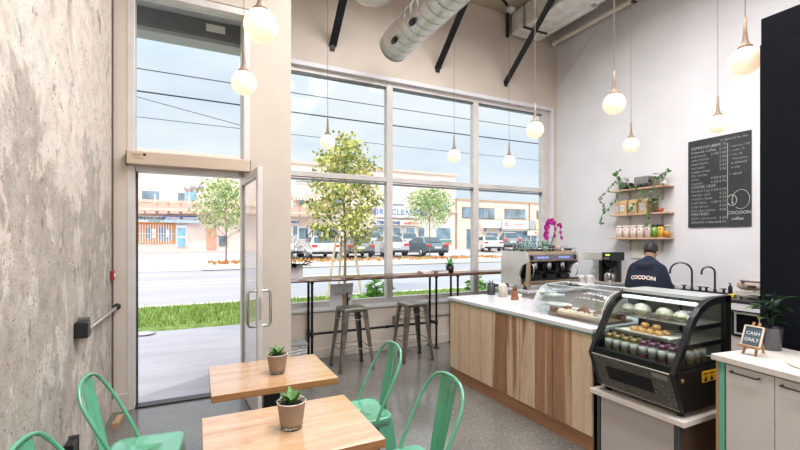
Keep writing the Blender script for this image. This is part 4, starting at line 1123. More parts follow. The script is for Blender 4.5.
croissant('croissant nearest the black display case', 3.05, 2.375, ZW+.0185, 1.2, 1.05)
croissant('small croissant at the back corner of the board', 3.12, 2.255, ZW+.0185, 1.4, 1.0)
t = thing('coffee_cake', 'sugar dusted berry loaf cake on the board front', 'cake', (2.88, 2.42, ZW+.0185), world=True)
MB().prism([(2.83, 2.22, ZW+.018), (2.93, 2.22, ZW+.018), (2.935, 2.22, ZW+.05), (2.91, 2.22, ZW+.066), (2.85, 2.22, ZW+.066), (2.827, 2.22, ZW+.05)], (0, .42, 0)).build('loaf', mat('dusted_sponge', (222, 196, 168), .8, var=.08, vs=20, bmp=.5), t, bevel=.008)
f = MB(); random.seed(2)
for i in range(14): f.ball((2.88+rnd(-.03, .03), rnd(2.25, 2.62), ZW+.066), .009, nu=8, nv=6)
f.build('berries', mat('dark_berry', (74, 44, 56), .5), t)
gj = thing('cookie_jar', 'square clear jar of cookies inside the cover end', 'jar', (2.99, 2.81, ZW), world=True)
MB().box(2.90, 2.755, ZW, 3.04, 2.862, ZW+.15).build('jar', M_acrylic, gj, bevel=.01)
MB().box(2.895, 2.75, ZW+.15, 3.045, 2.867, ZW+.165).build('lid', mat('frosted_lid', (224, 228, 228), .25), gj, bevel=.004)
f = MB()
for i in range(3): f.lathe([(0, 0), (.04, 0), (.04, .012), (0, .016)], 14, (2.97, 2.808, ZW+.008+i*.014))
f.build('cookies', mat('cookie_brown', (150, 106, 72), .8, var=.2, vs=30), gj)
t = thing('white_tray', 'white oval tray with handle behind the pastry cover', 'tray', (3.30, 3.06, ZW))
MB().lathe([(0, 0), (.10, 0), (.125, .02), (.12, .022), (.095, .006), (0, .006)], 24, sx=.8, sy=1.2).build('tray', M_cream, t)

# ---- refrigerated display case on its low cabinet
dc = thing('display_cabinet', 'low white cabinet with pale top under the black display case', 'cabinet', (2.95, 1.8, 0), world=True)
MB().box(2.615, 1.475, .475, 3.22, 2.135, .508).build('top', mat('white_laminate_top', (226, 216, 206), .4, var=.02), dc, bevel=.002)
MB().box(2.675, 1.57, .03, 2.69, 2.085, .475).build('front_panel', mat('greige_panel', (196, 186, 182), .55, var=.01), dc)
MB().box(2.69, 1.53, .0, 3.2, 2.12, .475).build('carcass', mat('dark_walnut_side', (92, 70, 56), .5, var=.1), dc)
for ya_, yb_ in ((1.53, 1.56), (2.095, 2.115)): MB().box(2.672, ya_, 0, 2.69, yb_, .475).build('leg_strip', mat('zinc_strip', (96, 98, 100), .4, .6), dc)
dp = thing('display_case', 'black glass fronted refrigerated display case of cookies and canned drinks', 'display case', (2.9, 1.8, .508), world=True)
PF = [(2.665, .545), (2.56, .79), (2.58, .83), (2.715, 1.05), (2.765, 1.12), (2.83, 1.175), (2.92, 1.215), (3.02, 1.232), (3.18, 1.235)]
DY0, DY1 = 1.50, 2.10
def insetp(pf, d):
    out = []
    for i, (x, z) in enumerate(pf):
        a = pf[max(i-1, 0)]; b_ = pf[min(i+1, len(pf)-1)]
        tx, tz = b_[0]-a[0], b_[1]-a[1]; l = math.hypot(tx, tz); out.append((x+tz/l*d, z-tx/l*d))
    return out
up = PF[1:]; inn = insetp(up, .042)
M_blk = mat('display_black', (16, 17, 19), .35, .1)
for y in (DY0, DY1-.03):
    f = MB()
    n = len(up)
    f.add([(x, yy, z) for yy in (y, y+.03) for x, z in up+inn], [(i, i+1, n+i+1, n+i) for i in range(n-1)]+[(2*n+n+i, 2*n+n+i+1, 2*n+i+1, 2*n+i) for i in range(n-1)]
          + [(i+1, i, 2*n+i, 2*n+i+1) for i in range(n-1)]+[(n+i, n+i+1, 3*n+i+1, 3*n+i) for i in range(n-1)])
    f.box(3.12, y, .80, 3.18, y+.03, 1.235)
    f.prism([(2.665, y, .545), (3.18, y, .545), (3.18, y, .80), (2.56, y, .79)], (0, .03, 0))
    f.build('side_frame', M_blk, dp)
    MB().add([(x, y+.015, z) for x, z in inn]+[(3.13, y+.015, 1.19), (3.13, y+.015, .80)], [tuple(range(len(inn)+2))]).build('side_glass', M_case, dp)
m = MB(); gp = PF[2:7]
m.add([(x, yy, z) for yy in (DY0+.03, DY1-.03) for x, z in gp], [(i, i+1, len(gp)+i+1, len(gp)+i) for i in range(len(gp)-1)], True)
m.build('front_glass', M_case, dp)
spk = MATS.get('speckled_panel')
m_, nt, bb = newmat('speckled_panel'); v_ = coords(nt)
nt.links.new(ramp(nt, tnoise(nt, v_, 120, 2), [(.5, (74, 72, 66)), (.62, (110, 106, 98)), (.7, (170, 164, 150))]), bb.inputs['Base Color']); bb.inputs['Roughness'].default_value = .5
MB().prism([(2.665, DY0+.03, .55), (2.562, DY0+.03, .785), (2.60, DY0+.03, .785), (2.70, DY0+.03, .55)], (0, DY1-DY0-.06, 0)).build('front_panel', m_, dp)
# vent mesh on the slanted panel
def onpan(y, s, o=.002): return Vector((2.665+(2.562-2.665)*s-o, y, .55+.235*s-o*.4))
f = MB()
for i in range(13):
    s0 = .30+.42*i/13; s1 = s0+.016
    f.add([onpan(1.66, s0), onpan(1.98, s0), onpan(1.98, s1), onpan(1.66, s1)], [(0, 1, 2, 3)])
for i in range(34):
    y_0 = 1.66+.32*i/33
    f.add([onpan(y_0, .30), onpan(y_0+.004, .30), onpan(y_0+.004, .72), onpan(y_0, .72)], [(0, 1, 2, 3)])
f.build('vent_grille', M_blk, dp, solid=.002)
f = MB()
f.tube([(2.562, DY0+.03, .788), (2.562, DY1-.03, .788)], .006, 6).tube([(2.664, DY0+.03, .548), (2.664, DY1-.03, .548)], .005, 6)
f.build('chrome_trim', mat('trim_silver', (176, 172, 164), .3, .8), dp)
MB().add([onpan(1.545, .82, .004), onpan(1.64, .82, .004), onpan(1.64, .96, .004), onpan(1.545, .96, .004)], [(0, 1, 2, 3)]).build('badge', mat('badge_silver', (150, 146, 140), .4, .5), dp, solid=.003)
MB().box(2.58, DY0+.03, .775, 2.62, DY1-.03, .83).box(2.62, DY0+.03, .78, 3.15, DY1-.03, .805).build('deck', M_blk, dp)
MB().box(2.70, DY0+.03, .55, 3.18, DY1-.03, .78).build('base', M_blk, dp)
MB().box(2.90, DY0+.03, 1.214, 3.18, DY1-.03, 1.235).build('top_panel', mat('pale_case_top', (168, 170, 168), .3), dp)
MB().box(2.86, DY0+.05, 1.175, 2.90, DY1-.05, 1.195).build('light_strip', mat('led_strip', (240, 246, 250), .4, emis=.8), dp)
f = MB()
for y in (DY0+.04, 1.795): f.box(3.155, y, .81, 3.165, y+.26, 1.20)
f.build('rear_door', mat('smoky_door', (140, 140, 134), .25, var=.1), dp)
MB().box(3.15, 1.79, .81, 3.175, 1.81, 1.21).build('rear_post', M_blk, dp)
for zs, xs in ((1.055, 2.80), (.945, 2.72)):
    f = MB()
    for k in range(14):
        x = xs+(3.13-xs)*k/13; f.tube([(x, DY0+.035, zs), (x, DY1-.035, zs)], .0022, 5)
    for y in (DY0+.05, 1.8, DY1-.05): f.tube([(xs, y, zs-.004), (3.14, y, zs-.004)], .003, 5)
    f.build('wire_shelf', M_chrome, dp)
    f = MB().box(xs+.02, DY0+.03, zs-.03, 3.14, DY0+.036, zs-.003).box(xs+.02, DY1-.036, zs-.03, 3.14, DY1-.03, zs-.003); f.build('shelf_bracket', M_blk, dp)
for sx in (2.71, 3.14):
    for sy in (DY0+.05, DY1-.05): MB().lathe([(.022, .508), (.022, .55)], 12, (sx, sy, 0)).build('foot', M_dark, dp)
MB().lathe([(0, 0), (.016, 0), (.014, .006), (0, .008)], 14, (2.64, DY0, .745), M=Matrix.Rotation(PI/2, 4, 'X')).build('screw_cap', mat('bronze_cap', (126, 104, 76), .4, .6), dp)
stk = MB().box(2.845, DY0-.002, .705, 3.05, DY0, .775).build('warning_sticker', mat('warning_yellow', (226, 176, 32), .5), dp)
f = MB()
for k in range(3):
    x = 2.862+k*.065
    f.add([(x, DY0-.0035, .712), (x+.04, DY0-.0035, .712), (x+.02, DY0-.0035, .748)], [(0, 1, 2)])
    f.box(x-.005, DY0-.004, .756, x+.045, DY0-.0025, .762)
f.build('hazard_symbol', M_black_text, stk)
# contents: tray of round cookies, wrapped sandwiches, cans
ctr = thing('cookie_tray', 'pale tray of round golden cookies on the lower wire shelf', 'tray', (2.86, 1.83, .95), world=True)
MB().box(2.735, 1.64, .948, 3.0, 2.02, .956).box(2.735, 1.64, .948, 2.74, 2.02, .966).build('tray', M_cream, ctr, bevel=.002)
M_cook = mat('golden_cookie', (198, 152, 96), .8, var=.18, vs=40, bmp=.6)
def cookie(label, x, y, z):
    return tag(MB().lathe([(0, 0), (.023, 0), (.027, .010), (.025, .023), (.018, .030), (0, .032)], 18, (x, y, z)).build('cookie', M_cook), label, 'cookie', 'golden cookies in the display case')
for i, (x, y) in enumerate(((2.80, 1.915), (2.80, 1.858), (2.80, 1.80), (2.80, 1.742), (2.858, 1.90), (2.858, 1.843), (2.858, 1.785), (2.858, 1.728))):
    cookie(['front row', 'rear row'][i//4]+' golden cookie, '+['first', 'second', 'third', 'fourth'][i % 4]+' from the plank counter, on the tray', x, y, .9565)
cookie('golden cookie on top of the front row of cookies', 2.83, 1.855, .9885)
cookie('golden cookie on top of cookies by the case side glass', 2.83, 1.775, .9885)
M_wrap = mat('cling_film_bread', (214, 208, 190), .3, var=.15, vs=18, coat=.6)
M_wrapg = mat('wrapped_greens', (160, 164, 124), .3, var=.3, vs=30, coat=.6)
def sandwich(label, x, y, r, fill):
    t = thing('wrapped_sandwich', label, 'sandwich', (x, y, 1.0585), group='wrapped sandwiches on the upper shelf')
    MB().ball((0, 0, r*.72), r, (.75, 1.0, .72), 18, 10).build('bread', M_wrap, t)
    MB().ball((-.012, 0, r*.7), r*.93, (.75, 1.0, .42), 18, 8).build('filling', fill, t)
sandwich('wrapped bread roll at the plank counter end of the upper shelf', 2.90, 2.02, .05, M_wrap)
sandwich('large pale wrapped bun, second on the upper shelf', 2.88, 1.91, .062, M_wrap)
sandwich('wrapped bun with pink filling on the upper shelf', 2.93, 1.93, .05, mat('pink_filling', (196, 130, 120), .4)) if False else None
sandwich('wrapped green filled sandwich in the middle of the upper shelf', 2.88, 1.75, .056, M_wrapg)
sandwich('small wrapped green bagel near the case side on the upper shelf', 2.88, 1.64, .05, M_wrapg)
cn = 0
def can(label, x, y, lid, body):
    t = thing('drink_can', label, 'can', (x, y, .8055), group='slim cans in the display case')
    MB().lathe([(0, 0), (.022, 0), (.0265, .008), (.0265, .108), (.022, .119), (0, .119)], 16).build('body', body, t)
    MB().lathe([(.0267, .10), (.0272, .108), (.0225, .1205), (.0, .1205)], 16).build('lid', lid, t)
    MB().lathe([(.0268, .035), (.0269, .088)], 16).build('label_band', mat('pale_can_band', (178, 178, 172), .4), t)
M_cany = mat('olive_can', (120, 112, 76), .35, .3, var=.25, vs=40); M_canp = mat('plum_can', (116, 72, 88), .35, .3, var=.3, vs=40); M_cang = mat('silver_can', (136, 138, 136), .3, .5, var=.15, vs=40)
lidg = mat('gold_lid', (134, 116, 72), .35, .5); lidp = mat('plum_lid', (104, 68, 84), .35, .5)
pos = ['first', 'second', 'third', 'fourth', 'fifth', 'sixth', 'seventh', 'eighth']
for i in range(8):
    col = (M_cany, M_cany, M_cany, M_cany, M_canp, M_cang, M_canp, M_cang)[i]; ld = lidg if i < 4 else lidp
    can('front row %s can, %s from the plank counter end' % ('gold topped' if i < 4 else 'plum topped', pos[i]), 2.69, 2.03-i*.0635, ld, col)
for i in range(8):
    can('can in the second row behind the front row of cans', 2.757, 2.03-i*.0635, lidg if i < 4 else lidp, M_cany if i < 4 else M_canp)
for i in range(3):
    can('can standing beside the case side glass behind the front rows', 2.84+i*.07, 1.575, lidg, M_cany)

# ---- right counter with white doors (turned slightly)
RA = math.radians(8)
rc = thing('bar_cabinet', 'white bar cabinet with black handles and mint edge strip', 'cabinet', (2.757, 1.378, 0), -RA)
# local: x into the counter, -y towards the viewer
MB().box(.012, -1.6, .05, .51, -.004, .895).build('carcass', M_cab, rc)
MB().box(.0, -.022, 0, .51, 0, .895).build('end_gable', wood('birch_gable', [(.3, (190, 150, 112)), (.7, (212, 176, 138))], (6, 6, .6), 2), rc)
MB().box(-.004, -.05, 0, .3, -.022, .895).build('mint_strip', mat('mint_strip', (116, 190, 164), .5, var=.02), rc)
yy = -.062
for k in range(5):
    d0 = MB().box(-.008, yy-.235, .06, .012, yy, .885).build('cabinet_door', mat('white_door', (216, 208, 202), .5, var=.01), rc, bevel=.0015)
    hy = yy-.035
    MB().tube([(-.008, hy, .856), (-.032, hy, .856), (-.036, hy-.004, .856), (-.036, hy-.131, .856), (-.032, hy-.135, .856), (-.008, hy-.135, .856)], .005, 8).build('handle', M_dark, d0)
    yy -= .239
MB().box(.02, -1.6, 0, .5, -.06, .06).build('kick_board', M_dark, rc)
rt = thing('bar_worktop', 'beige quartz worktop holding the small easel and plant', 'worktop', (2.757, 1.378, .895), -RA)
MB().box(-.025, -1.6, .0, .53, .012, .035).build('slab', M_quartz, rt, bevel=.003)
ZR = .93
es = thing('tabletop_easel', 'small wooden easel with slate board chalked CASH ONLY', 'easel', (2.935, 1.27, ZR), math.radians(-98))
# local: board faces -y
M_eas = wood('easel_wood', [(.3, (150, 112, 80)), (.7, (190, 150, 112))], (8, 8, 1), 4)
f = MB()
tilt = .34
def bp(x, z, o=0): return Vector((x, z*math.sin(tilt)-.05+o*math.cos(tilt), z*math.cos(tilt)-o*math.sin(tilt)))
b0 = MB()
w_, h0, h1 = .048, .055, .172
b0.add([bp(-w_, h0), bp(w_, h0), bp(w_, h1), bp(-w_, h1)]+[bp(-w_, h0, .006), bp(w_, h0, .006), bp(w_, h1, .006), bp(-w_, h1, .006)], [(0, 1, 2, 3), (7, 6, 5, 4), (0, 4, 5, 1), (1, 5, 6, 2), (2, 6, 7, 3), (3, 7, 4, 0)])
bd = b0.build('slate', mat('chalk_slate', (72, 92, 100), .8, var=.12, vs=20), es)
f = MB()
e4 = [bp(-w_, h0, -.001), bp(w_, h0, -.001), bp(w_, h1, -.001), bp(-w_, h1, -.001)]
for i in range(4): f.bar(e4[i], e4[(i+1) % 4], .007, .008, (0, -1, .3))
f.build('slate_frame', mat('white_edge', (220, 206, 190), .6), bd)
f = MB()
for tx, z in (('CASH', .122), ('ONLY', .083)):
    text(f, tx, .028, bp(0, z, -.002), (1, 0, 0), (0, math.sin(tilt), math.cos(tilt)), bold=.0)
f.build('lettering', M_white_text, bd)
MB().bar(bp(-.055, .048, -.012), bp(.055, .048, -.012), .022, .014, (0, 0, 1)).build('ledge', M_eas, es)
for sx in (-.028, .028):
    MB().bar(bp(sx*1.2, .0, .008)+Vector((0, 0, 0)), bp(sx*.5, .2, .012), .011, .009, (0, 1, 0)).build('leg', M_eas, es)
MB().bar((0, .085, 0), bp(0, .18, .02), .011, .009, (0, 1, 0)).build('rear_leg', M_eas, es)
t = thing('fiddle_leaf_plant', 'dark leafy plant in a grey metal pot on the bar worktop', 'plant', (3.165, 1.285, ZR))
MB().lathe([(0, 0), (.048, 0), (.05, .005), (.059, .13), (.061, .135), (.056, .135), (.054, .12), (0, .12)], 26).build('pot', mat('zinc_pot', (98, 100, 104), .35, .7, var=.06), t)
MB().lathe([(0, .125), (.054, .121)], 16).build('soil', M_soil, t)
random.seed(21)
f = MB(); s = MB(); g_ = MB()
for i in range(5):
    a = i*1.3; e = Vector((.05*math.cos(a), .05*math.sin(a), .12+rnd(.12, .24))); s.tube([(0, 0, .12), e*.6+Vector((0, 0, .05)), e], .004, 5)
    for k in range(6):
        q = Vector((0, 0, .12)).lerp(e, rnd(.3, 1)); b_ = rnd(0, 6.3)
        cb_ = math.cos(b_); cb_ = cb_*.35 if cb_ > 0 else cb_
        (g_ if (i == 1 and k < 3) else f).leaf(q, (cb_, math.sin(b_), rnd(.0, .9)), .05, rnd(.07, .10), droop=.3)
s.build('stem', M_leafd, t); f.build('leaves', M_leafd, t); g_.build('young_leaves', mat('lime_leaf', (112, 150, 72), .4, var=.2), t)
t = thing('serving_tray', 'pale round tray with white rim near the grey pot', 'tray', (2.93, .98, ZR))
MB().lathe([(0, .0), (.12, .0), (.13, .012), (.125, .013), (.118, .005), (0, .005)], 30).build('tray', M_cream, t)

# ---- back counter along the far wall
bc = thing('back_counter', 'long back counter with dark steel top beneath the wall shelves', 'counter', (5.56, 3.2, 0), world=True)
MB().box(5.27, 1.6, .0, 5.87, 2.20, .92).box(5.27, 2.50, 0, 5.87, 4.95, .92).box(5.3, 2.20, 0, 5.87, 2.50, .55).build('carcass', M_cab, bc)
MB().box(5.25, 1.6, .92, 5.875, 4.95, .95).build('top', mat('dark_steel_top', (92, 92, 94), .3, .7), bc, bevel=.003)
MB().box(5.255, 2.20, .84, 5.27, 2.50, .915).build('drawer_front', M_white, bc)
MB().box(5.86, 1.6, .95, 5.878, 4.95, 1.0).build('upstand', M_white, bc)
ov = thing('small_oven', 'black oven with silver door frame under the back counter', 'oven', (5.5, 2.35, .555), world=True)
MB().box(5.29, 2.21, .555, 5.8, 2.49, .835).build('case', M_blk, ov, bevel=.004)
f = MB().box(5.272, 2.22, .58, 5.29, 2.24, .82).box(5.272, 2.44, .58, 5.29, 2.46, .82).box(5.272, 2.24, .58, 5.29, 2.44, .60).box(5.272, 2.24, .80, 5.29, 2.44, .82)
f.build('door_frame', M_sil, ov); MB().box(5.275, 2.24, .60, 5.288, 2.44, .80).build('door_glass', mat('oven_glass', (20, 20, 22), .1), ov)
MB().tube([(5.25, 2.46, .82), (5.25, 2.24, .82)], .005, 6).build('handle', M_chrome, ov)
tp = thing('panini_press', 'pale rounded sandwich press with grey handle on the back counter', 'sandwich press', (5.55, 2.38, .95), world=True)
tp.location.z = .9515
MB().box(5.42, 2.22, .965, 5.72, 2.52, 1.05).build('base', mat('warm_white_plastic', (206, 196, 186), .4), tp, bevel=.02)
MB().box(5.43, 2.22, 1.055, 5.72, 2.52, 1.15).build('lid', mat('pinkish_plastic', (208, 186, 172), .4), tp, bevel=.03)
MB().tube([(5.43, 2.45, 1.13), (5.37, 2.44, 1.15), (5.37, 2.28, 1.15), (5.43, 2.27, 1.13)], .012, 8).build('handle', mat('grey_handle', (110, 112, 116), .5), tp)
MB().box(5.425, 2.33, 1.08, 5.432, 2.41, 1.10).build('catch', M_dark, tp)
for sx in (5.46, 5.68):
    for sy in (2.26, 2.48): MB().lathe([(.014, .95), (.014, .968)], 8, (sx, sy, 0)).build('foot', M_dark, tp)
t = tag(MB().box(5.44, 2.545, .9515, 5.52, 2.60, .985).build('sponge', mat('yellow_sponge', (232, 206, 80), .9, bmp=.6), bevel=.006), 'yellow sponge on the back counter beside the press', 'sponge')
t = thing('soap_bottle', 'small black bottle beside the sponge by the taps', 'bottle', (5.62, 2.66, .9515))
MB().lathe([(0, 0), (.022, 0), (.022, .10), (.008, .12), (.008, .14), (0, .14)], 12).build('bottle', M_dark, t); MB().tube([(0, 0, .14), (-.03, 0, .145)], .006, 6).build('spout', M_dark, t)
M_tap = mat('dark_chrome', (104, 104, 106), .18, 1)
def faucet(label, y, k, dx, dy):
    t = thing('sink_faucet', label, 'faucet', (5.70, y, .95), group='gooseneck taps')
    dl = math.hypot(dx, dy); ux, uy = dx/dl, dy/dl
    R = dl/2
    pts = [Vector((0, 0, 0)), Vector((0, 0, .2*k))]+[Vector((ux*(R-R*math.cos(a)), uy*(R-R*math.cos(a)), .24*k+R*math.sin(a))) for a in [PI*i/12 for i in range(13)]]
    pts.append(pts[-1]+Vector((0, 0, -.03)))
    MB().tube(pts, .0115, 10).build('spout', M_tap, t)
    MB().box(-.035, -.12, 0, .035, .12, .018).lathe([(.02, .018), (.016, .05)], 12).build('base', M_tap, t, bevel=.004)
    for sy in (-1, 1):
        h = MB().lathe([(.016, .018), (.012, .05), (.02, .055), (.02, .068), (0, .07)], 12, (0, sy*.095, 0))
        for a in (0, PI/2): h.tube([(-.032*math.cos(a), sy*.095-.032*math.sin(a), .062), (.032*math.cos(a), sy*.095+.032*math.sin(a), .062)], .006, 6)
        h.build('tap_handle', M_tap, t)
    t.location.z = .9515
faucet('tall gooseneck tap with wide arc beside the barista', 3.12, 1.0, -.12, .20)
faucet('gooseneck tap in narrower arc nearer the chalkboard', 2.86, 1.05, -.09, .10)
# coffee brewer
br = thing('coffee_brewer', 'silver and black coffee brewer with green lit display', 'coffee brewer', (5.52, 4.12, .95), world=True)
br.location.z = .9515
BX = 5.33
MB().box(BX, 3.99, .95, 5.68, 4.50, .985).build('base', M_sil, br, bevel=.004)
MB().box(BX+.02, 4.14, 1.30, 5.68, 4.50, 1.42).build('brew_head', M_sil, br, bevel=.008)
MB().box(BX+.0, 3.99, 1.30, 5.62, 4.14, 1.42).build('control_head', M_dark, br, bevel=.004)
MB().box(BX-.004, 4.01, 1.37, BX, 4.08, 1.395).build('display', mat('green_display', (170, 220, 70), .4, emis=1.0), br)
MB().box(BX-.004, 4.02, 1.32, BX, 4.11, 1.345).build('keypad', M_steel, br)
MB().box(5.56, 4.0, .985, 5.68, 4.48, 1.30).build('column', M_sil, br)
MB().box(BX+.06, 4.19, .985, 5.56, 4.24, 1.30).build('side_plate', M_dark, br); MB().box(BX+.16, 3.995, .985, 5.56, 4.015, 1.30).build('side_plate', M_dark, br)
MB().lathe([(0, 1.20), (.055, 1.20), (.075, 1.30), (0, 1.30)], 18, (BX+.13, 4.11, 0)).build('brew_basket', M_dark, br)
cf = MB().lathe([(0, .986), (.07, .986), (.078, 1.0), (.078, 1.09), (.05, 1.135), (0, 1.135)], 22, (BX+.12, 4.10, 0)).build('carafe', M_steel, br)
MB().lathe([(0, 1.135), (.05, 1.135), (.045, 1.165), (0, 1.17)], 16, (BX+.12, 4.10, 0)).tube(smooth_path([(BX+.07, 4.06, 1.14), (BX+.02, 4.01, 1.14), (BX+.02, 4.01, 1.06), (BX+.06, 4.05, 1.03)], 4), .01, 7).build('carafe_lid', M_dark, cf)
MB().lathe([(0, .986), (.05, .986), (.055, 1.0), (.05, 1.2), (0, 1.2)], 18, (BX+.12, 4.36, 0)).build('glass_tower', M_acrylic, br)
t = thing('honey_jar', 'amber honey jar standing before the coffee brewer', 'jar', (5.18, 4.32, .93))
MB().lathe([(0, 0), (.032, 0), (.036, .02), (.034, .06), (.026, .07), (0, .07)], 16).build('jar', mat('amber_honey', (214, 158, 40), .25), t); MB().lathe([(0, .07), (.028, .07), (.028, .085), (0, .085)], 14).build('lid', M_dark, t)
for i, y in enumerate((3.71, 3.61, 3.51)):
    t = thing('milk_pitcher', ['steel milk pitcher next to the coffee brewer', 'middle steel milk pitcher between brewer and barista', 'steel milk pitcher next to the barista elbow'][i], 'pitcher', (5.36, y, .9515), group='steel milk pitchers')
    MB().lathe([(0, 0), (.036, 0), (.038, .02), (.03, .07), (.032, .09), (.029, .09), (.027, .07), (.034, .02), (0, .006)], 16).build('body', M_chrome, t)
    MB().tube(smooth_path([(0, -.03, .08), (0, -.062, .075), (0, -.06, .03), (0, -.036, .02)], 4), .004, 6).build('handle', M_chrome, t)
# ================================================================ WALL SHELVES
M_shelf = wood('birch_shelf', [(.3, (206, 168, 136)), (.7, (226, 194, 164))], (8, .8, 8), 2, .5, .1)
M_brk = mat('shelf_bracket', (196, 180, 164), .5, var=.03)
SX = 5.69; SY0, SY1 = 3.44, 4.29
for lab, z in (('top wooden wall shelf with trailing ivy pots', 2.35), ('middle wooden wall shelf with kraft coffee bags', 1.985), ('bottom wooden wall shelf with a row of canisters', 1.635)):
    t = thing('wall_shelf', lab, 'shelf', (5.78, 3.87, z-.024), group='wooden wall shelves', world=True)
    MB().box(SX, SY0, z-.024, XR, SY1, z).build('board', M_shelf, t, bevel=.002)
    for y in (3.60, 4.08):
        f = MB().box(XR-.008, y-.012, z-.19, XR, y+.012, z-.024).box(SX+.02, y-.012, z-.034, XR, y+.012, z-.024)
        f.bar((XR-.005, y, z-.10), (SX+.11, y, z-.032), .010, .006); f.build('bracket', M_brk, t)
def ivy(label, x, y, z, pm, trails, seed):
    random.seed(seed)
    t = thing('trailing_ivy', label, 'plant', (x, y, z), group='ivy pots on the top shelf')
    MB().lathe([(0, 0), (.05, 0), (.062, .105), (.065, .11), (.058, .11), (.055, .095), (0, .095)], 20).build('pot', pm, t)
    s = MB(); f = MB()
    for i in range(34):
        a = rnd(0, 6.3); q = Vector((.06*math.cos(a)*rnd(.2, 1.2), .085*math.sin(a)*rnd(.2, 1.2), .115+rnd(0, .065)))
        f.leaf(q, (math.cos(a), math.sin(a), rnd(0, .9)), .028, .032)
    for tr in trails:
        pth = smooth_path([Vector((0, 0, .1))]+[Vector(p) for p in tr], 8); s.tube(pth, .003, 5)
        for i, q in enumerate(pth):
            if i > 4:
                if i % 2 == 0 or rnd(0, 1) < .35:
                    a = rnd(0, 6.3); f.leaf(q+Vector((rnd(-.01, .01), rnd(-.012, .012), rnd(-.01, .01))), (math.cos(a)*.5-.6, math.sin(a), rnd(-.8, .1)), .034, .04, up=(-1, 0, 0))
    s.build('stem', M_leaf, t); f.build('leaves', mat('ivy_leaf', (70, 106, 54), .45, var=.35, vs=30), t)
pg = mat('grey_pot', (138, 134, 130), .5, var=.03); ps = mat('silver_pot', (200, 196, 192), .35, .4, var=.03)
ivy('trailing ivy in a grey pot at the window end of the top shelf', 5.78, 4.13, 2.35, pg,
    [[(-.08, .08, .12), (-.12, .2, -.02), (-.12, .3, -.14), (-.10, .22, -.26), (-.1, .30, -.40), (-.1, .28, -.50)], [(-.1, -.05, .1), (-.13, -.02, -.1), (-.12, .12, -.24), (-.11, .22, -.32)],
     [(0, .05, .2), (-.03, .1, .26), (-.03, .02, .30)], [(-.1, -.12, .05), (-.13, -.35, -.04), (-.13, -.42, -.14), (-.13, -.25, -.26), (-.13, -.2, -.33)]], 31)
ivy('trailing ivy in a silver pot at the chalkboard end of the top shelf', 5.78, 3.60, 2.35, ps,
    [[(-.08, -.02, .1), (-.13, -.0, -.1), (-.12, .02, -.26), (-.12, .06, -.42), (-.12, .08, -.54)], [(-.1, -.1, .12), (-.13, -.13, -.04), (-.12, -.04, -.22), (-.11, .0, -.3)], [(0, -.1, .16), (-.02, -.16, .2)]], 32)
t = thing('toaster', 'grey metal toaster on the top shelf', 'toaster', (5.80, 3.82, 2.35))
MB().box(-.07, -.11, .012, .07, .11, .165).build('case', mat('toaster_grey', (142, 138, 132), .4, .4), t, bevel=.02, seg=3)
MB().box(-.035, -.09, .163, -.015, .09, .167).box(.015, -.09, .163, .035, .09, .167).build('slot', M_dark, t)
MB().box(-.075, -.125, .08, -.03, -.11, .10).build('lever', M_dark, t); MB().box(-.06, -.1, 0, .06, .1, .012).build('base', M_dark, t)
t = thing('film_camera', 'black camera with strap lying beside the grey ivy pot', 'camera', (5.75, 3.985, 2.35))
MB().box(-.03, -.06, 0, .03, .06, .07).box(-.02, -.025, .07, .02, .025, .09).build('body', M_dark, t, bevel=.006)
MB().lathe([(.0, .0), (.03, 0), (.028, .05), (0, .045)], 16, (-.03, 0, .035), M=Matrix.Rotation(-PI/2, 4, 'Y')).build('lens', M_blk, t)
MB().tube(smooth_path([(0, .06, .05), (-.03, .08, .02), (-.03, .085, .008), (0, .07, .006), (-.04, -.02, .006), (-.045, -.055, .008), (-.01, -.055, .05)], 5), .006, 6).build('strap', M_dark, t)
for i, y in enumerate((3.83, 3.74)):
    mug(['black espresso cup before the grey toaster', 'second black espresso cup before toaster, nearer silver pot'][i], 5.708, y, 2.3505, (38, 38, 40), .055, .027, 'espresso cups on the top shelf', -PI/2)
mug('small white cup at the chalkboard end of the top shelf', 5.73, 3.50, 2.35, (226, 222, 216), .06, .035, 'espresso cups on the top shelf')
M_kraft = mat('kraft_paper', (200, 168, 122), .75, var=.08)
def bag(label, y, a=0):
    t = thing('coffee_bag', label, 'coffee bag', (5.77, y, 1.985), a, 'kraft coffee bags on the middle shelf')
    v = [(-.045, -.062, 0), (.045, -.062, 0), (.045, .062, 0), (-.045, .062, 0), (-.045, -.064, .17), (.045, -.064, .17), (.045, .064, .17), (-.045, .064, .17), (-.006, -.058, .215), (.006, -.058, .215), (.006, .058, .215), (-.006, .058, .215)]
    q = [(0, 3, 2, 1)]+[(i+k*4, (i+1) % 4+k*4, (i+1) % 4+4+k*4, i+4+k*4) for k in (0, 1) for i in range(4)]+[(8, 9, 10, 11)]
    MB().add(v, q).build('bag', M_kraft, t, bevel=.004)
    lb = MB().box(-.0485, -.036, .04, -.0462, .036, .135).build('paper_label', mat('pale_grey_label', (214, 216, 216), .6), t)
    MB().box(-.0495, -.026, .10, -.0484, .026, .106).box(-.0495, -.022, .085, -.0484, .022, .09).build('print_lines', pg, lb)
    MB().box(-.012, -.06, .205, .012, .06, .213).build('tin_tie', M_brk, t)
bag('kraft coffee bag with label, at the window end of the middle shelf', 4.10); bag('kraft coffee bag, second from the window end', 3.945); bag('kraft coffee bag beside the small dark box', 3.79)
t = thing('coffee_bag', 'slim brown bag half turned at the end of the bag row', 'coffee bag', (5.79, 4.215, 1.985), .5, 'kraft coffee bags on the middle shelf')
MB().box(-.04, -.03, 0, .04, .03, .2).build('bag', M_kraft, t, bevel=.005); MB().box(-.042, -.02, .04, -.04, .02, .13).build('paper_label', MATS['pale_grey_label'], t)
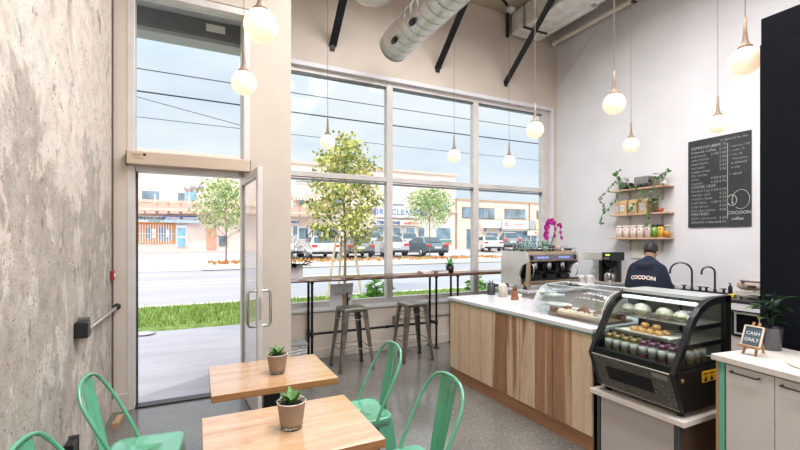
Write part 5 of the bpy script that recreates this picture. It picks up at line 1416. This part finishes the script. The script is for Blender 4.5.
t = thing('tea_box', 'dark brown box with black lid beside the kraft bags', 'box', (5.78, 3.67, 1.985))
MB().box(-.045, -.04, 0, .045, .04, .18).build('box', mat('coffee_brown_box', (124, 88, 62), .6), t, bevel=.003); MB().box(-.047, -.042, .165, .047, .042, .195).build('lid', M_dark, t)
t = thing('red_bowl', 'small rust coloured bowl under the hanging ivy', 'bowl', (5.76, 3.56, 1.985))
MB().lathe([(0, 0), (.03, 0), (.05, .05), (.046, .05), (.028, .006), (0, .006)], 16).build('bowl', mat('rust_glaze', (168, 86, 58), .4), t)
M_can = mat('white_canister', (232, 218, 208), .4, var=.015)
def canister(label, y, bm, lid=None, band=None):
    t = thing('tea_canister', label, 'canister', (5.76, y, 1.635), group='canisters on the bottom shelf')
    MB().lathe([(0, 0), (.044, 0), (.044, .165), (0, .165)], 22).build('tin', bm, t)
    MB().lathe([(.0445, .15), (.0455, .15), (.0455, .178), (0, .18)], 22).build('lid', lid or bm, t)
    if band:
        f = MB(); f.grid(lambda u, w: Vector((-.0447*math.cos((u-.5)*.5+.25), -.0447*math.sin((u-.5)*.5+.25)+0, .105+.025*w)), 6, 1); f.build('red_mark', band, t)
mr = mat('coral_mark', (220, 110, 100), .5)
for i, y in enumerate((4.17, 4.06, 3.95, 3.84, 3.73)):
    canister(['white canister with red mark at the window end of the bottom shelf', 'second white canister from the window end', 'third white canister from the window end', 'fourth white canister from the window end', 'white canister beside the green canister'][i], y, M_can, None, mr)
canister('green canister with black lid on the bottom shelf', 3.63, mat('leaf_green_tin', (108, 156, 60), .4), M_dark, mat('pale_label', (210, 220, 190), .5))
canister('yellow canister with black lid on the bottom shelf', 3.545, mat('mustard_tin', (220, 176, 74), .4), M_dark, mat('brown_label', (170, 120, 50), .5))
t = thing('tea_canister', 'clear jar half full of orange tea at the shelf end', 'jar', (5.76, 3.465, 1.635), group='canisters on the bottom shelf')
MB().lathe([(0, 0), (.04, 0), (.04, .15), (0, .15)], 20).build('jar', M_acrylic, t)
MB().lathe([(0, .003), (.038, .003), (.038, .085), (0, .085)], 18).build('contents', mat('orange_tea', (226, 146, 50), .6, var=.15, vs=40), t)
MB().lathe([(0, .15), (.041, .15), (.041, .168), (0, .17)], 18).build('lid', mat('pinkish_lid', (214, 196, 184), .4), t)
# print under the shelves
pr_ = thing('wall_print', 'pale botanical print hung under the bottom shelf behind the barista', 'print', (5.87, 3.83, 1.3), world=True)
pa_ = on_x(632, 240, 5.87); pb_ = on_x(651, 258, 5.87)
MB().box(5.866, pb_.y, 1.33, 5.878, pa_.y, 1.60).build('sheet', mat('aged_print_paper', (226, 224, 212), .8, var=.03), pr_)
f = MB(); random.seed(5); yc = (pa_.y+pb_.y)/2
for i in range(14):
    f.leaf((5.8655, yc+rnd(-.07, .07), 1.58-rnd(0, .05)), (0, rnd(-.4, .4), -1), .02, rnd(.05, .12), up=(1, 0, 0), droop=0)
f.build('printed_leaves', mat('faded_green_print', (190, 204, 172), .8), pr_)

# ---- chalkboard menu
cb = thing('chalkboard_sign', 'tall black chalkboard menu on the white wall with COCOON emblem', 'chalkboard', (5.87, 2.91, 1.766), world=True)
m_, nt, bb = newmat('chalkboard'); v_ = coords(nt)
nt.links.new(ramp(nt, tnoise(nt, v_, 2.2, 5), [(.3, (36, 40, 42)), (.7, (54, 58, 59))]), bb.inputs['Base Color']); bb.inputs['Roughness'].default_value = .6
MB().box(5.862, 2.565, 1.766, 5.879, 3.256, 2.897).build('board', m_, cb)
M_chalk = mat('chalk', (178, 176, 171), .9, var=.08, vs=30)
f = MB()
def chalk(txt, y, z, s, al='LEFT', bold=0.0, slope=0):
    text(f, txt, s, (5.860, y, z), (0, -1, slope), (0, 0, 1), al, 1.05, bold)
left = ['ESPRESSO BAR', 'brewed coffee', 'espresso', 'americano', 'macchiato', 'cortado', 'cappuccino', 'flat white', 'latte', 'mocha', 'LOOSE LEAF', 'london fog', 'masala chai', 'matcha latte', 'iced latte', 'cold brew', 'hot chocolate', 'PASTRIES', 'plain croissant', 'almond croissant']
zz = 2.775
for i, s in enumerate(left):
    chalk(s, 3.215, zz-i*.0505, .047 if i not in (0, 10, 17) else .05, bold=-.0003 if i in (0, 1, 10, 17, 19) else -.0007)
prices = {0: '2.25/2.75', 1: '2.75', 2: '2.50/3.00', 3: '3.00', 4: '3.25', 5: '3.50', 6: '3.50', 8: '4.00/4.50', 9: '4.25/4.75', 11: '4.00/4.50', 12: '4.25', 13: '4.50', 14: '4.25/4.75', 15: '4.00', 16: '4.00', 18: '3.00', 19: '3.50'}
for i, s in prices.items(): chalk(s, 2.815, zz-i*.0505, .044, 'RIGHT', -.0006)
f.box(5.859, 2.80, 1.86, 5.861, 2.806, 2.79)
chalk('prepared by the', 2.88, 2.83, .042, bold=-.0006)
for i, (s, y) in enumerate((('+ espresso 1.00', 2.785), ('+ vanilla .75', 2.785), ('+ milk .75', 2.785), ('alternatives', 2.75), ('o almond', 2.765), ('o soy', 2.765), ('+ decaf', 2.785))):
    chalk(s, y, 2.735-i*.052-(.03 if i == 6 else 0), .031 if len(s) > 8 else .04, bold=-.0003)
f.build('chalk_lettering', M_chalk, cb)
f = MB()
f.tube([(5.860, 2.665+.088*math.cos(a), 2.09+.115*math.sin(a)) for a in [2*PI*i/40-PI*.2 for i in range(39)]], .0035, 5)
f.tube([(5.859, 2.755+.048*math.cos(a), 2.085+.066*math.sin(a)) for a in [2*PI*i/30+.6 for i in range(26)]], .0045, 5)
f.tube([(5.859, 2.755, 2.04), (5.859, 2.752, 2.135)], .004, 5)
text(f, 'COCOON', .052, (5.860, 2.685, 1.915), (0, -1, 0), (0, 0, 1), 'CENTER', 1.05, .001)
text(f, 'coffee', .048, (5.860, 2.70, 1.845), (0, -1, 0), (0, 0, 1), 'CENTER', 1.05, .001)
f.build('chalk_emblem', M_chalk, cb)

# ================================================================ PENDANTS
M_globe = mat('opal_globe', (246, 232, 214), .3, var=.0, emis=GLOBE_E, ecol=(255, 216, 180))
M_stem = mat('pendant_stem', (140, 118, 98), .55, 0, var=.04, stretch=(1, 1, .3))
M_cord = mat('pendant_cord', (120, 104, 92), .7)
ZP = 2.84
def make_pendant(label):
    t = thing('pendant_lamp', label, 'pendant lamp', (0, 0, ZP), group='globe pendant lamps')
    MB().ball((0, 0, 0), .095, nu=32, nv=20).build('globe', M_globe, t)
    MB().lathe([(.0, .088), (.045, .088), (.043, .098), (.028, .112), (.018, .14), (.0125, .19), (.0095, .30), (0, .30)], 18).build('stem', M_stem, t)
    MB().tube([(0, 0, .30), (0, 0, ZC-ZP-.02)], .0028, 6).build('cord', M_cord, t)
    MB().lathe([(0, ZC-ZP-.025), (.05, ZC-ZP-.025), (.055, ZC-ZP), (0, ZC-ZP)], 18).build('ceiling_rose', M_white, t)
    return t
spots = [(.331, 2.50, 'large looking globe lamp at the head of the door glass, nearest the viewer'), (.333, 3.466, 'globe lamp hanging before the transom glass, under the big globe'),
         (1.49, 5.10, 'globe lamp hanging before the yellow-green tree'), (3.41, 5.12, 'globe lamp before the second window pane'), (4.43, 5.10, 'globe lamp before the third window pane'),
         (3.43, 3.52, 'globe lamp at the corner edge of the window'), (3.42, 2.53, 'globe lamp with long brown stem before the white wall'), (3.42, 1.53, 'big globe lamp partly behind the black partition'),
         (5.10, 3.53, 'small globe lamp hanging over the wall shelves'), (5.01, 2.486, 'globe lamp hanging over the chalkboard menu')]
p0 = make_pendant(spots[0][2]); p0.location = (spots[0][0], spots[0][1], ZP)
for x, y, lab in spots[1:]: dup(p0, (x, y, ZP), label=lab)

# ================================================================ CEILING SERVICES
M_duct = mat('spiral_duct', (236, 234, 228), .3, .9, var=.03)
du = thing('spiral_duct', 'round silver spiral air duct ending before the window wall', 'air duct', (2.33, 2, 4.13), world=True)
DXc, DZc, DR, DE = 2.33, 4.15, .205, 4.9
f = MB().lathe([(DR, 0), (DR, 6.9)], 40, (DXc, DE-6.9, DZc), M=Matrix.Rotation(-PI/2, 4, 'X'))
f.build('tube', M_duct, du)
f = MB()
for k in range(46):
    y = DE-.02-k*.15
    if y > -1.5:
        f.tube([(DXc+(DR+.001)*math.cos(2*PI*i/28), y-.15*i/28, DZc+(DR+.001)*math.sin(2*PI*i/28)) for i in range(29)], .0011, 5, caps=False)
f.build('spiral_seam', mat('duct_seam', (150, 148, 142), .3, .9), du)
f = MB().tube([(DXc+DR*math.cos(2*PI*i/32), DE, DZc+DR*math.sin(2*PI*i/32)) for i in range(32)], .008, 6, closed=True); f.build('end_ring', M_gun, du)
MB().lathe([(0, 0), (DR-.005, 0)], 32, (DXc, DE-.02, DZc), M=Matrix.Rotation(-PI/2, 4, 'X')).build('end_cap', M_duct, du)
for y in (4.55, 4.08, 3.5, 2.9):
    a = math.radians(215)
    c0 = Vector((DXc+(DR-.003)*math.cos(a), y, DZc+(DR-.003)*math.sin(a)))
    MB().lathe([(0, .008), (.034, .008), (.036, 0)], 16, c0, M=Matrix.Rotation(-(a-PI/2), 4, 'Y'), sy=2.2).build('air_outlet', M_black, du)
for y in (4.35, 2.6):
    f = MB().tube([(DXc, y, DZc+DR), (DXc, y, ZC)], .005, 6)
    f.lathe([(0, 0), (.015, 0), (.015, .02), (0, .02)], 8, (DXc, y, DZc+DR)); f.build('hanger_rod', M_dark, du)
df = thing('ceiling_diffuser', 'pale round air diffuser at the ceiling cut by the photo top', 'air diffuser', (1.65, 4.0, 4.03), world=True)
MB().lathe([(0, 0), (.14, .012), (.21, .05), (.215, .07), (.12, .07), (.12, .25), (0, .25)], 32, (1.65, 4.0, 4.10)).build('dish', mat('diffuser_metal', (206, 198, 186), .35, .5), df)
MB().tube([(1.65, 4.0, 4.31), (1.65, 4.0, ZC)], .11, 20).build('drop_duct', M_duct, df)
def brace(label, x):
    t = thing('steel_brace', label, 'roof brace', (x, 5.5, 4.26), group='black steel roof braces', world=True)
    a = Vector((x, 5.49, 4.255)); b_ = Vector((x, 4.18, 5.40))
    dd = (b_-a).normalized(); up_ = Vector((1, 0, 0)).cross(dd)
    f = MB(); w = .10
    f.bar(a, b_, w, .012, up_); f.bar(a+Vector((w/2, 0, 0))-up_*.035, b_+Vector((w/2, 0, 0))-up_*.035, .012, .075, up_); f.build('angle_bar', M_black, t)
    MB().box(x-.03, 5.47, 4.20, x+.03, 5.5, 4.28).build('wall_bolt_plate', M_black, t)
brace('black diagonal steel brace beside the door head and first pendant', 1.67); brace('black diagonal steel brace beside the end of the round duct', 3.35); brace('black diagonal steel brace crossing the foil wrapped duct', 4.695)
M_foil = mat('foil_wrap', (240, 237, 230), .35, .35, var=.08, vs=7, bmp=.9, bs=14)
fd = thing('foil_duct', 'foil wrapped rectangular duct along the ceiling corner', 'air duct', (4.95, 2.5, 5.03), world=True)
MB().box(4.765, 3.72, 5.045, 5.22, 5.44, 5.425).build('duct', M_foil, fd, bevel=.03)
MB().tube([(5.36, 5.46, 5.19), (5.36, 4.3, 5.19)], .11, 16).tube([(5.36, 4.25, 5.19), (5.36, .2, 5.19)], .085, 16).build('insulated_pipe', M_foil, fd)
f = MB()
for y in (5.1, 3.9): MB().box(4.74, y, 5.03, 5.25, y+.04, 5.042).tube([(4.755, y+.02, 5.03), (4.755, y+.02, ZC)], .006, 6).tube([(5.24, y+.02, 5.03), (5.24, y+.02, ZC)], .006, 6).build('hanger_strap', M_black, fd)
pp = thing('sprinkler_pipe', 'lower white pipe along the top of the white wall', 'pipe', (5.75, 2.5, 5.08), world=True)
MB().tube([(5.745, 5.46, 5.12), (5.745, .2, 5.12)], .042, 14).build('pipe', mat('pale_pipe', (222, 212, 200), .45, var=.02), pp)
MB().lathe([(.05, 0), (.056, .01), (.056, .05), (.045, .06)], 16, (5.745, 5.40, 5.12), M=Matrix.Rotation(-PI/2, 4, 'X')).build('elbow_fitting', M_white, pp)
MB().box(5.70, 3.90, 5.075, 5.79, 3.96, 5.085).tube([(5.745, 3.93, 5.16), (5.745, 3.93, ZC)], .008, 6).build('hanger', M_black, pp)
MB().tube([(5.745, 3.62, 5.12), (5.745, 3.50, 5.12)], .0435, 14).build('pipe_marker', mat('red_marker', (206, 90, 60), .5), pp)
pp = thing('conduit_pipe', 'upper cream pipe beside the foil duct', 'pipe', (5.62, 2.5, 5.27), world=True)
MB().tube([(5.62, 5.48, 5.30), (5.62, .2, 5.30)], .036, 12).build('pipe', mat('cream_pipe', (204, 186, 160), .45), pp)
MB().box(5.58, 3.95, 5.255, 5.66, 4.0, 5.265).tube([(5.62, 3.97, 5.33), (5.62, 3.97, ZC)], .008, 6).build('hanger', M_black, pp)
t = thing('wall_wire', 'thin white wire sloping down the wall corner from the pipe', 'wire', (5.87, 4.5, 4), world=True)
MB().tube([on_x(607, 14, 5.868), on_x(557, 88, 5.868)], .004, 6).build('wire', M_white, t)
t = thing('smoke_detector', 'round white detector on the ceiling near the wall', 'detector', (4.64, 5.30, ZC-.09), world=True)
MB().lathe([(0, 0), (.05, .005), (.075, .03), (.075, .055), (.05, .09), (0, .09)], 22, (4.64, 5.30, ZC-.09)).build('body', M_white, t)
t = thing('ceiling_conduit', 'black conduit run on the ceiling to the detector', 'conduit', (4.0, 4.6, ZC-.03), world=True)
MB().tube([(3.3, 4.55, ZC-.022), (4.52, 5.26, ZC-.022)], .02, 8).build('conduit', M_black, t)
t = tag(MB().box(4.69, 5.44, 5.02, 4.735, 5.48, ZC).build('hanger_strut', M_black), 'black vertical strut hanging beside the foil duct end', 'strut')

# ================================================================ BARISTA
per = thing('person', 'barista in navy hooded top working with back turned at the back counter', 'person', (4.905, 3.205, 0), math.radians(15))
per.scale = (.95, .89, .95)
# local frame: faces +x, left hand on +y
def skin_obj(name, chains, m, vox=.016, sm=6):
    b = MB()
    for pts, rs, fl in chains: 
        b.tube(pts, rs, 14, flat=fl); 
        b.ball(pts[0], rs[0]*.98, (1, 1, 1), 12, 8); b.ball(pts[-1], rs[-1]*.98, (1, 1, 1), 12, 8)
    o = b.build(name, m, per)
    r = o.modifiers.new('Remesh', 'REMESH'); r.mode = 'VOXEL'; r.voxel_size = vox; r.use_smooth_shade = True
    s = o.modifiers.new('Smooth', 'SMOOTH'); s.factor = .5; s.iterations = sm
    return o
M_skin = mat('skin', (206, 160, 132), .5, var=.03)
M_hood = mat('navy_fleece', (24, 31, 50), .9, var=.12, vs=30, bmp=.3, bs=120)
M_jean = mat('dark_trousers', (40, 42, 50), .9)
hx_, hz_ = .17, 1.475
def limb(pts, rs, fl=1.0): return (smooth_path(pts, 4), [rs[min(i//4, len(rs)-1)]*(1-(i % 4)/4)+rs[min(i//4+1, len(rs)-1)]*((i % 4)/4) for i in range((len(pts)-1)*4+1)], fl)
def hand(b, c, d, side):
    d = Vector(d).normalized(); up_ = Vector((0, 0, 1)); x = d.cross(up_).normalized()
    b.ball(Vector(c)+d*.04, .045, (1, .9, .45), 12, 8)
    for k in range(4):
        o_ = x*(-.03+.02*k); l = (.07, .08, .075, .06)[k]
        p1 = Vector(c)+d*.075+o_; p2 = p1+d*l*.55+Vector((0, 0, -.012)); p3 = p2+d*l*.4+Vector((0, 0, -.03))
        b.tube([p1, p2, p3], [.0095, .009, .007], 7); b.ball(p3, .007, nu=7, nv=5)
    p1 = Vector(c)+d*.02+x*side*.035; p2 = p1+d*.03+x*side*.03; p3 = p2+d*.03+Vector((0, 0, -.01))
    b.tube([p1, p2, p3], [.012, .011, .008], 7); b.ball(p3, .008, nu=7, nv=5)
# skin body: one continuous figure
bb_ = MB()
for pts, rs, fl in (limb([(.0, 0, .92), (.01, 0, 1.08), (.03, 0, 1.22), (.06, 0, 1.33), (.11, 0, 1.42), (.15, 0, 1.47)], [.13, .12, .13, .12, .055, .052]),
                    limb([(.02, .09, .9), (.05, .10, .5), (.0, .10, .08)], [.08, .06, .045]), limb([(.02, -.09, .9), (.05, -.10, .5), (.0, -.10, .08)], [.08, .06, .045]),
                    limb([(.05, .165, 1.32), (.08, .222, 1.10), (.28, .20, 1.085), (.34, .17, 1.09)], [.055, .045, .034, .028]), limb([(.05, -.165, 1.32), (.07, -.228, 1.10), (.27, -.21, 1.085), (.34, -.19, 1.09)], [.055, .045, .034, .028]),
                    limb([(.05, -.155, 1.31), (.05, 0, 1.34), (.05, .155, 1.31)], [.05, .08, .05])):
    bb_.tube(pts, rs, 14); bb_.ball(pts[0], rs[0]); bb_.ball(pts[-1], rs[-1])
for sy in (.10, -.10): bb_.tube([(-.03, sy, .05), (.06, sy, .045), (.16, sy, .03)], [.04, .042, .03], 10); bb_.ball((.16, sy, .03), .03)
hc = Vector((.185, 0, 1.535))
RT = Matrix.Rotation(.42, 4, 'Y')
def hp(x, y, z): return hc+RT @ Vector((x, y, z))
bb_.ball(hc, .1, (.95, .76, 1.08), 20, 14, M=RT); bb_.ball(hp(.03, 0, -.06), .07, (1.05, .85, .9), 16, 10, M=RT)
bb_.ball(hp(.108, 0, -.03), .017, (1.3, .8, 1.4), 10, 8, M=RT); bb_.ball(hp(.10, 0, -.075), .02, (.6, 1.3, .5), 10, 8, M=RT)
for sy in (1, -1):
    bb_.ball(hp(.0, sy*.079, -.02), .026, (.8, .45, 1.25), 10, 8, M=RT); bb_.ball(hp(.088, sy*.032, -.0), .012, nu=8, nv=6)
hand(bb_, (.355, .165, 1.09), (1, -.15, -.15), -1); hand(bb_, (.355, -.185, 1.09), (1, .15, -.15), 1)
bo_ = bb_.build('body', M_skin, per)
r = bo_.modifiers.new('Remesh', 'REMESH'); r.mode = 'VOXEL'; r.voxel_size = .0075; r.use_smooth_shade = True
s = bo_.modifiers.new('Smooth', 'SMOOTH'); s.factor = .5; s.iterations = 3
f = MB()
for sy in (1, -1): f.ball(hp(.096, sy*.032, .002), .007, nu=8, nv=6)
f.build('eyes', M_dark, per)
hr = MB(); hr.ball(hp(-.012, 0, .022), .108, (.98, .80, 1.03), 22, 16, M=RT); random.seed(3)
for i in range(60):
    d_ = rdir()
    if d_.z > -.1 and d_.x < .5: hr.ball(hp(-.012+d_.x*.09, d_.y*.072, .03+d_.z*.095), .018, nu=6, nv=5)
h_ = hr.build('hair', mat('black_hair', (34, 30, 32), .55, var=.3, vs=40, bmp=.8, bs=90), per)
# cut the hair away from the face by pushing front vertices inward
for v in h_.data.vertices:
    l = RT.inverted() @ (v.co-hc)
    if l.x > .055 and l.z < .055: v.co = hc+RT @ Vector((.04, l.y*.8, l.z))
    if l.z < -.05: v.co = hc+RT @ Vector((l.x*.8+.0, l.y*.85, -.05))
ho = [limb([(-.01, 0, .86), (.0, 0, 1.0), (.0, 0, 1.15), (.03, 0, 1.28), (.06, 0, 1.36), (.10, 0, 1.42)], [.15, .155, .155, .15, .105, .075]),
      limb([(.04, .10, 1.30), (.05, .158, 1.31), (.07, .225, 1.12), (.10, .235, 1.09), (.28, .21, 1.088)], [.095, .08, .068, .064, .05]),
      limb([(.04, -.10, 1.30), (.05, -.158, 1.31), (.06, -.23, 1.12), (.09, -.24, 1.09), (.28, -.21, 1.088)], [.095, .08, .068, .064, .05]),
      limb([(0, .09, .9), (.01, .10, 1.1), (.02, .10, 1.25)], [.135, .13, .11]), limb([(0, -.09, .9), (.01, -.10, 1.1), (.02, -.10, 1.25)], [.135, .13, .11]),
      limb([(.13, .075, 1.40), (.04, .10, 1.385), (-.05, .06, 1.36), (-.08, 0, 1.345), (-.05, -.06, 1.36), (.04, -.10, 1.385), (.13, -.075, 1.40)], [.035, .045, .05, .052, .05, .045, .035])]
hoodie = skin_obj('hooded_top', ho, M_hood, .018, 8)
tr_ = [limb([(.0, .085, .9), (.045, .1, .5), (.0, .1, .10)], [.12, .085, .07]), limb([(.0, -.085, .9), (.045, -.1, .5), (.0, -.1, .10)], [.12, .085, .07]), limb([(-.01, .06, .88), (-.01, -.06, .88)], [.135, .135])]
skin_obj('trousers', tr_, M_jean, .018, 6)
f = MB()
for sy in (.10, -.10):
    f.ball((.05, sy, .045), .06, (2.3, .85, .72), 16, 10)
f.build('shoes', M_dark, per)
# back lettering, arched, wrapped on the hoodie's back
bpy.context.view_layer.update()
dg = bpy.context.evaluated_depsgraph_get(); dg.update()
from mathutils.bvhtree import BVHTree
ev = hoodie.evaluated_get(dg); me_ = ev.to_mesh()
bvh = BVHTree.FromPolygons([v.co.copy() for v in me_.vertices], [tuple(p.vertices) for p in me_.polygons]); ev.to_mesh_clear()
f = MB()
vs_, fs_ = text_geo('COCOON', .064, 'CENTER', 1.02, .003)
out = []
for v in vs_:
    y = -v.x; z = 1.175+v.y+.02*math.cos(v.x*9)
    h = bvh.ray_cast(Vector((-1, y, z)), Vector((1, 0, 0)))
    out.append(Vector(((h[0].x if h[0] else -.15)-.004, y, z)))
f.add(out, fs_)
f.build('back_lettering', mat('cream_print', (236, 220, 206), .8), hoodie)

# ================================================================ LIGHT, SKY, CAMERA
def area(name, loc, sx, sy, w, col, rot=(0, 0, 0)):
    l = bpy.data.lights.new(name, 'AREA'); l.shape = 'RECTANGLE'; l.size = sx; l.size_y = sy; l.energy = w; l.color = lin(col)[:3]
    o = bpy.data.objects.new(name, l); C.objects.link(o); o.location = loc; o.rotation_euler = rot; return o
for i, (x, y, lw) in enumerate(FILLS):
    area('ceiling_fill', (x, y, ZC-.06), FILL_S, FILL_S, lw, FILL_C).data.spread = FILL_SPREAD  # unseen area light added under the ceiling to brighten the room
sun = bpy.data.lights.new('sun', 'SUN'); sun.energy = SUN_E; sun.angle = .02; sun.color = lin((255, 240, 218))[:3]
so = bpy.data.objects.new('sun', sun); C.objects.link(so)
so.rotation_euler = Vector(SUN_TO).to_track_quat('Z', 'Y').to_euler()
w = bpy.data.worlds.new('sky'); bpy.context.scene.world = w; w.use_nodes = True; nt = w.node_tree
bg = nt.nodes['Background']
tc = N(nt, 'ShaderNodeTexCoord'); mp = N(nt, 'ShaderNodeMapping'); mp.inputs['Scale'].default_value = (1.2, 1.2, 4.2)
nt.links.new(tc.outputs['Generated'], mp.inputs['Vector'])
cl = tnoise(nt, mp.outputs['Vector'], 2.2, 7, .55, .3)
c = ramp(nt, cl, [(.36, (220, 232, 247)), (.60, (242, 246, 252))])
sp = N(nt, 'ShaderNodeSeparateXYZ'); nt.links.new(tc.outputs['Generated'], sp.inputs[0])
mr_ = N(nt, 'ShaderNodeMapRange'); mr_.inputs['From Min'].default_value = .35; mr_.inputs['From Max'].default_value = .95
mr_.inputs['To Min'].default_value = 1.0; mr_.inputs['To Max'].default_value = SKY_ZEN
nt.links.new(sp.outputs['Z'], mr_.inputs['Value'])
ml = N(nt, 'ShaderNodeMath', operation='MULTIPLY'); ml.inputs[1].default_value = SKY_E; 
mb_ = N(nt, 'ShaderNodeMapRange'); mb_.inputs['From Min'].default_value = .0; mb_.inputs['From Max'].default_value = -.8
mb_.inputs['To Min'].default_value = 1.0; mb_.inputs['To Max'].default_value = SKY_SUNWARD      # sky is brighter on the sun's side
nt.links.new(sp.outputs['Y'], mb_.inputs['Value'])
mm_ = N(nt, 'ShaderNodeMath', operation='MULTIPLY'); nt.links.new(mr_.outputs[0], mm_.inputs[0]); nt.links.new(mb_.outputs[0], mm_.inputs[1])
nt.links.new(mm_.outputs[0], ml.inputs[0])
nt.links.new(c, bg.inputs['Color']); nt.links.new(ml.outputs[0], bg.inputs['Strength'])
sc = bpy.context.scene
cam = bpy.data.cameras.new('camera'); co = bpy.data.objects.new('camera', cam); C.objects.link(co)
co.location = (0, 0, 1.6); co.rotation_euler = (PI/2, 0, -TH)
cam.sensor_width = 36; cam.lens = 36*FL/800; cam.shift_x = .00375; cam.shift_y = .01875; cam.clip_end = 300; cam.clip_start = .05
sc.camera = co
sc.view_settings.view_transform = 'Standard'; sc.view_settings.look = 'None'; sc.view_settings.gamma = 1; sc.view_settings.use_curve_mapping = False
sc.view_settings.exposure = EXPO
sc.cycles.max_bounces = 10; sc.cycles.transparent_max_bounces = 24; sc.cycles.diffuse_bounces = 5; sc.cycles.use_denoising = True
sc.cycles.sample_clamp_indirect = 6
sc.cycles.caustics_reflective = False; sc.cycles.caustics_refractive = False
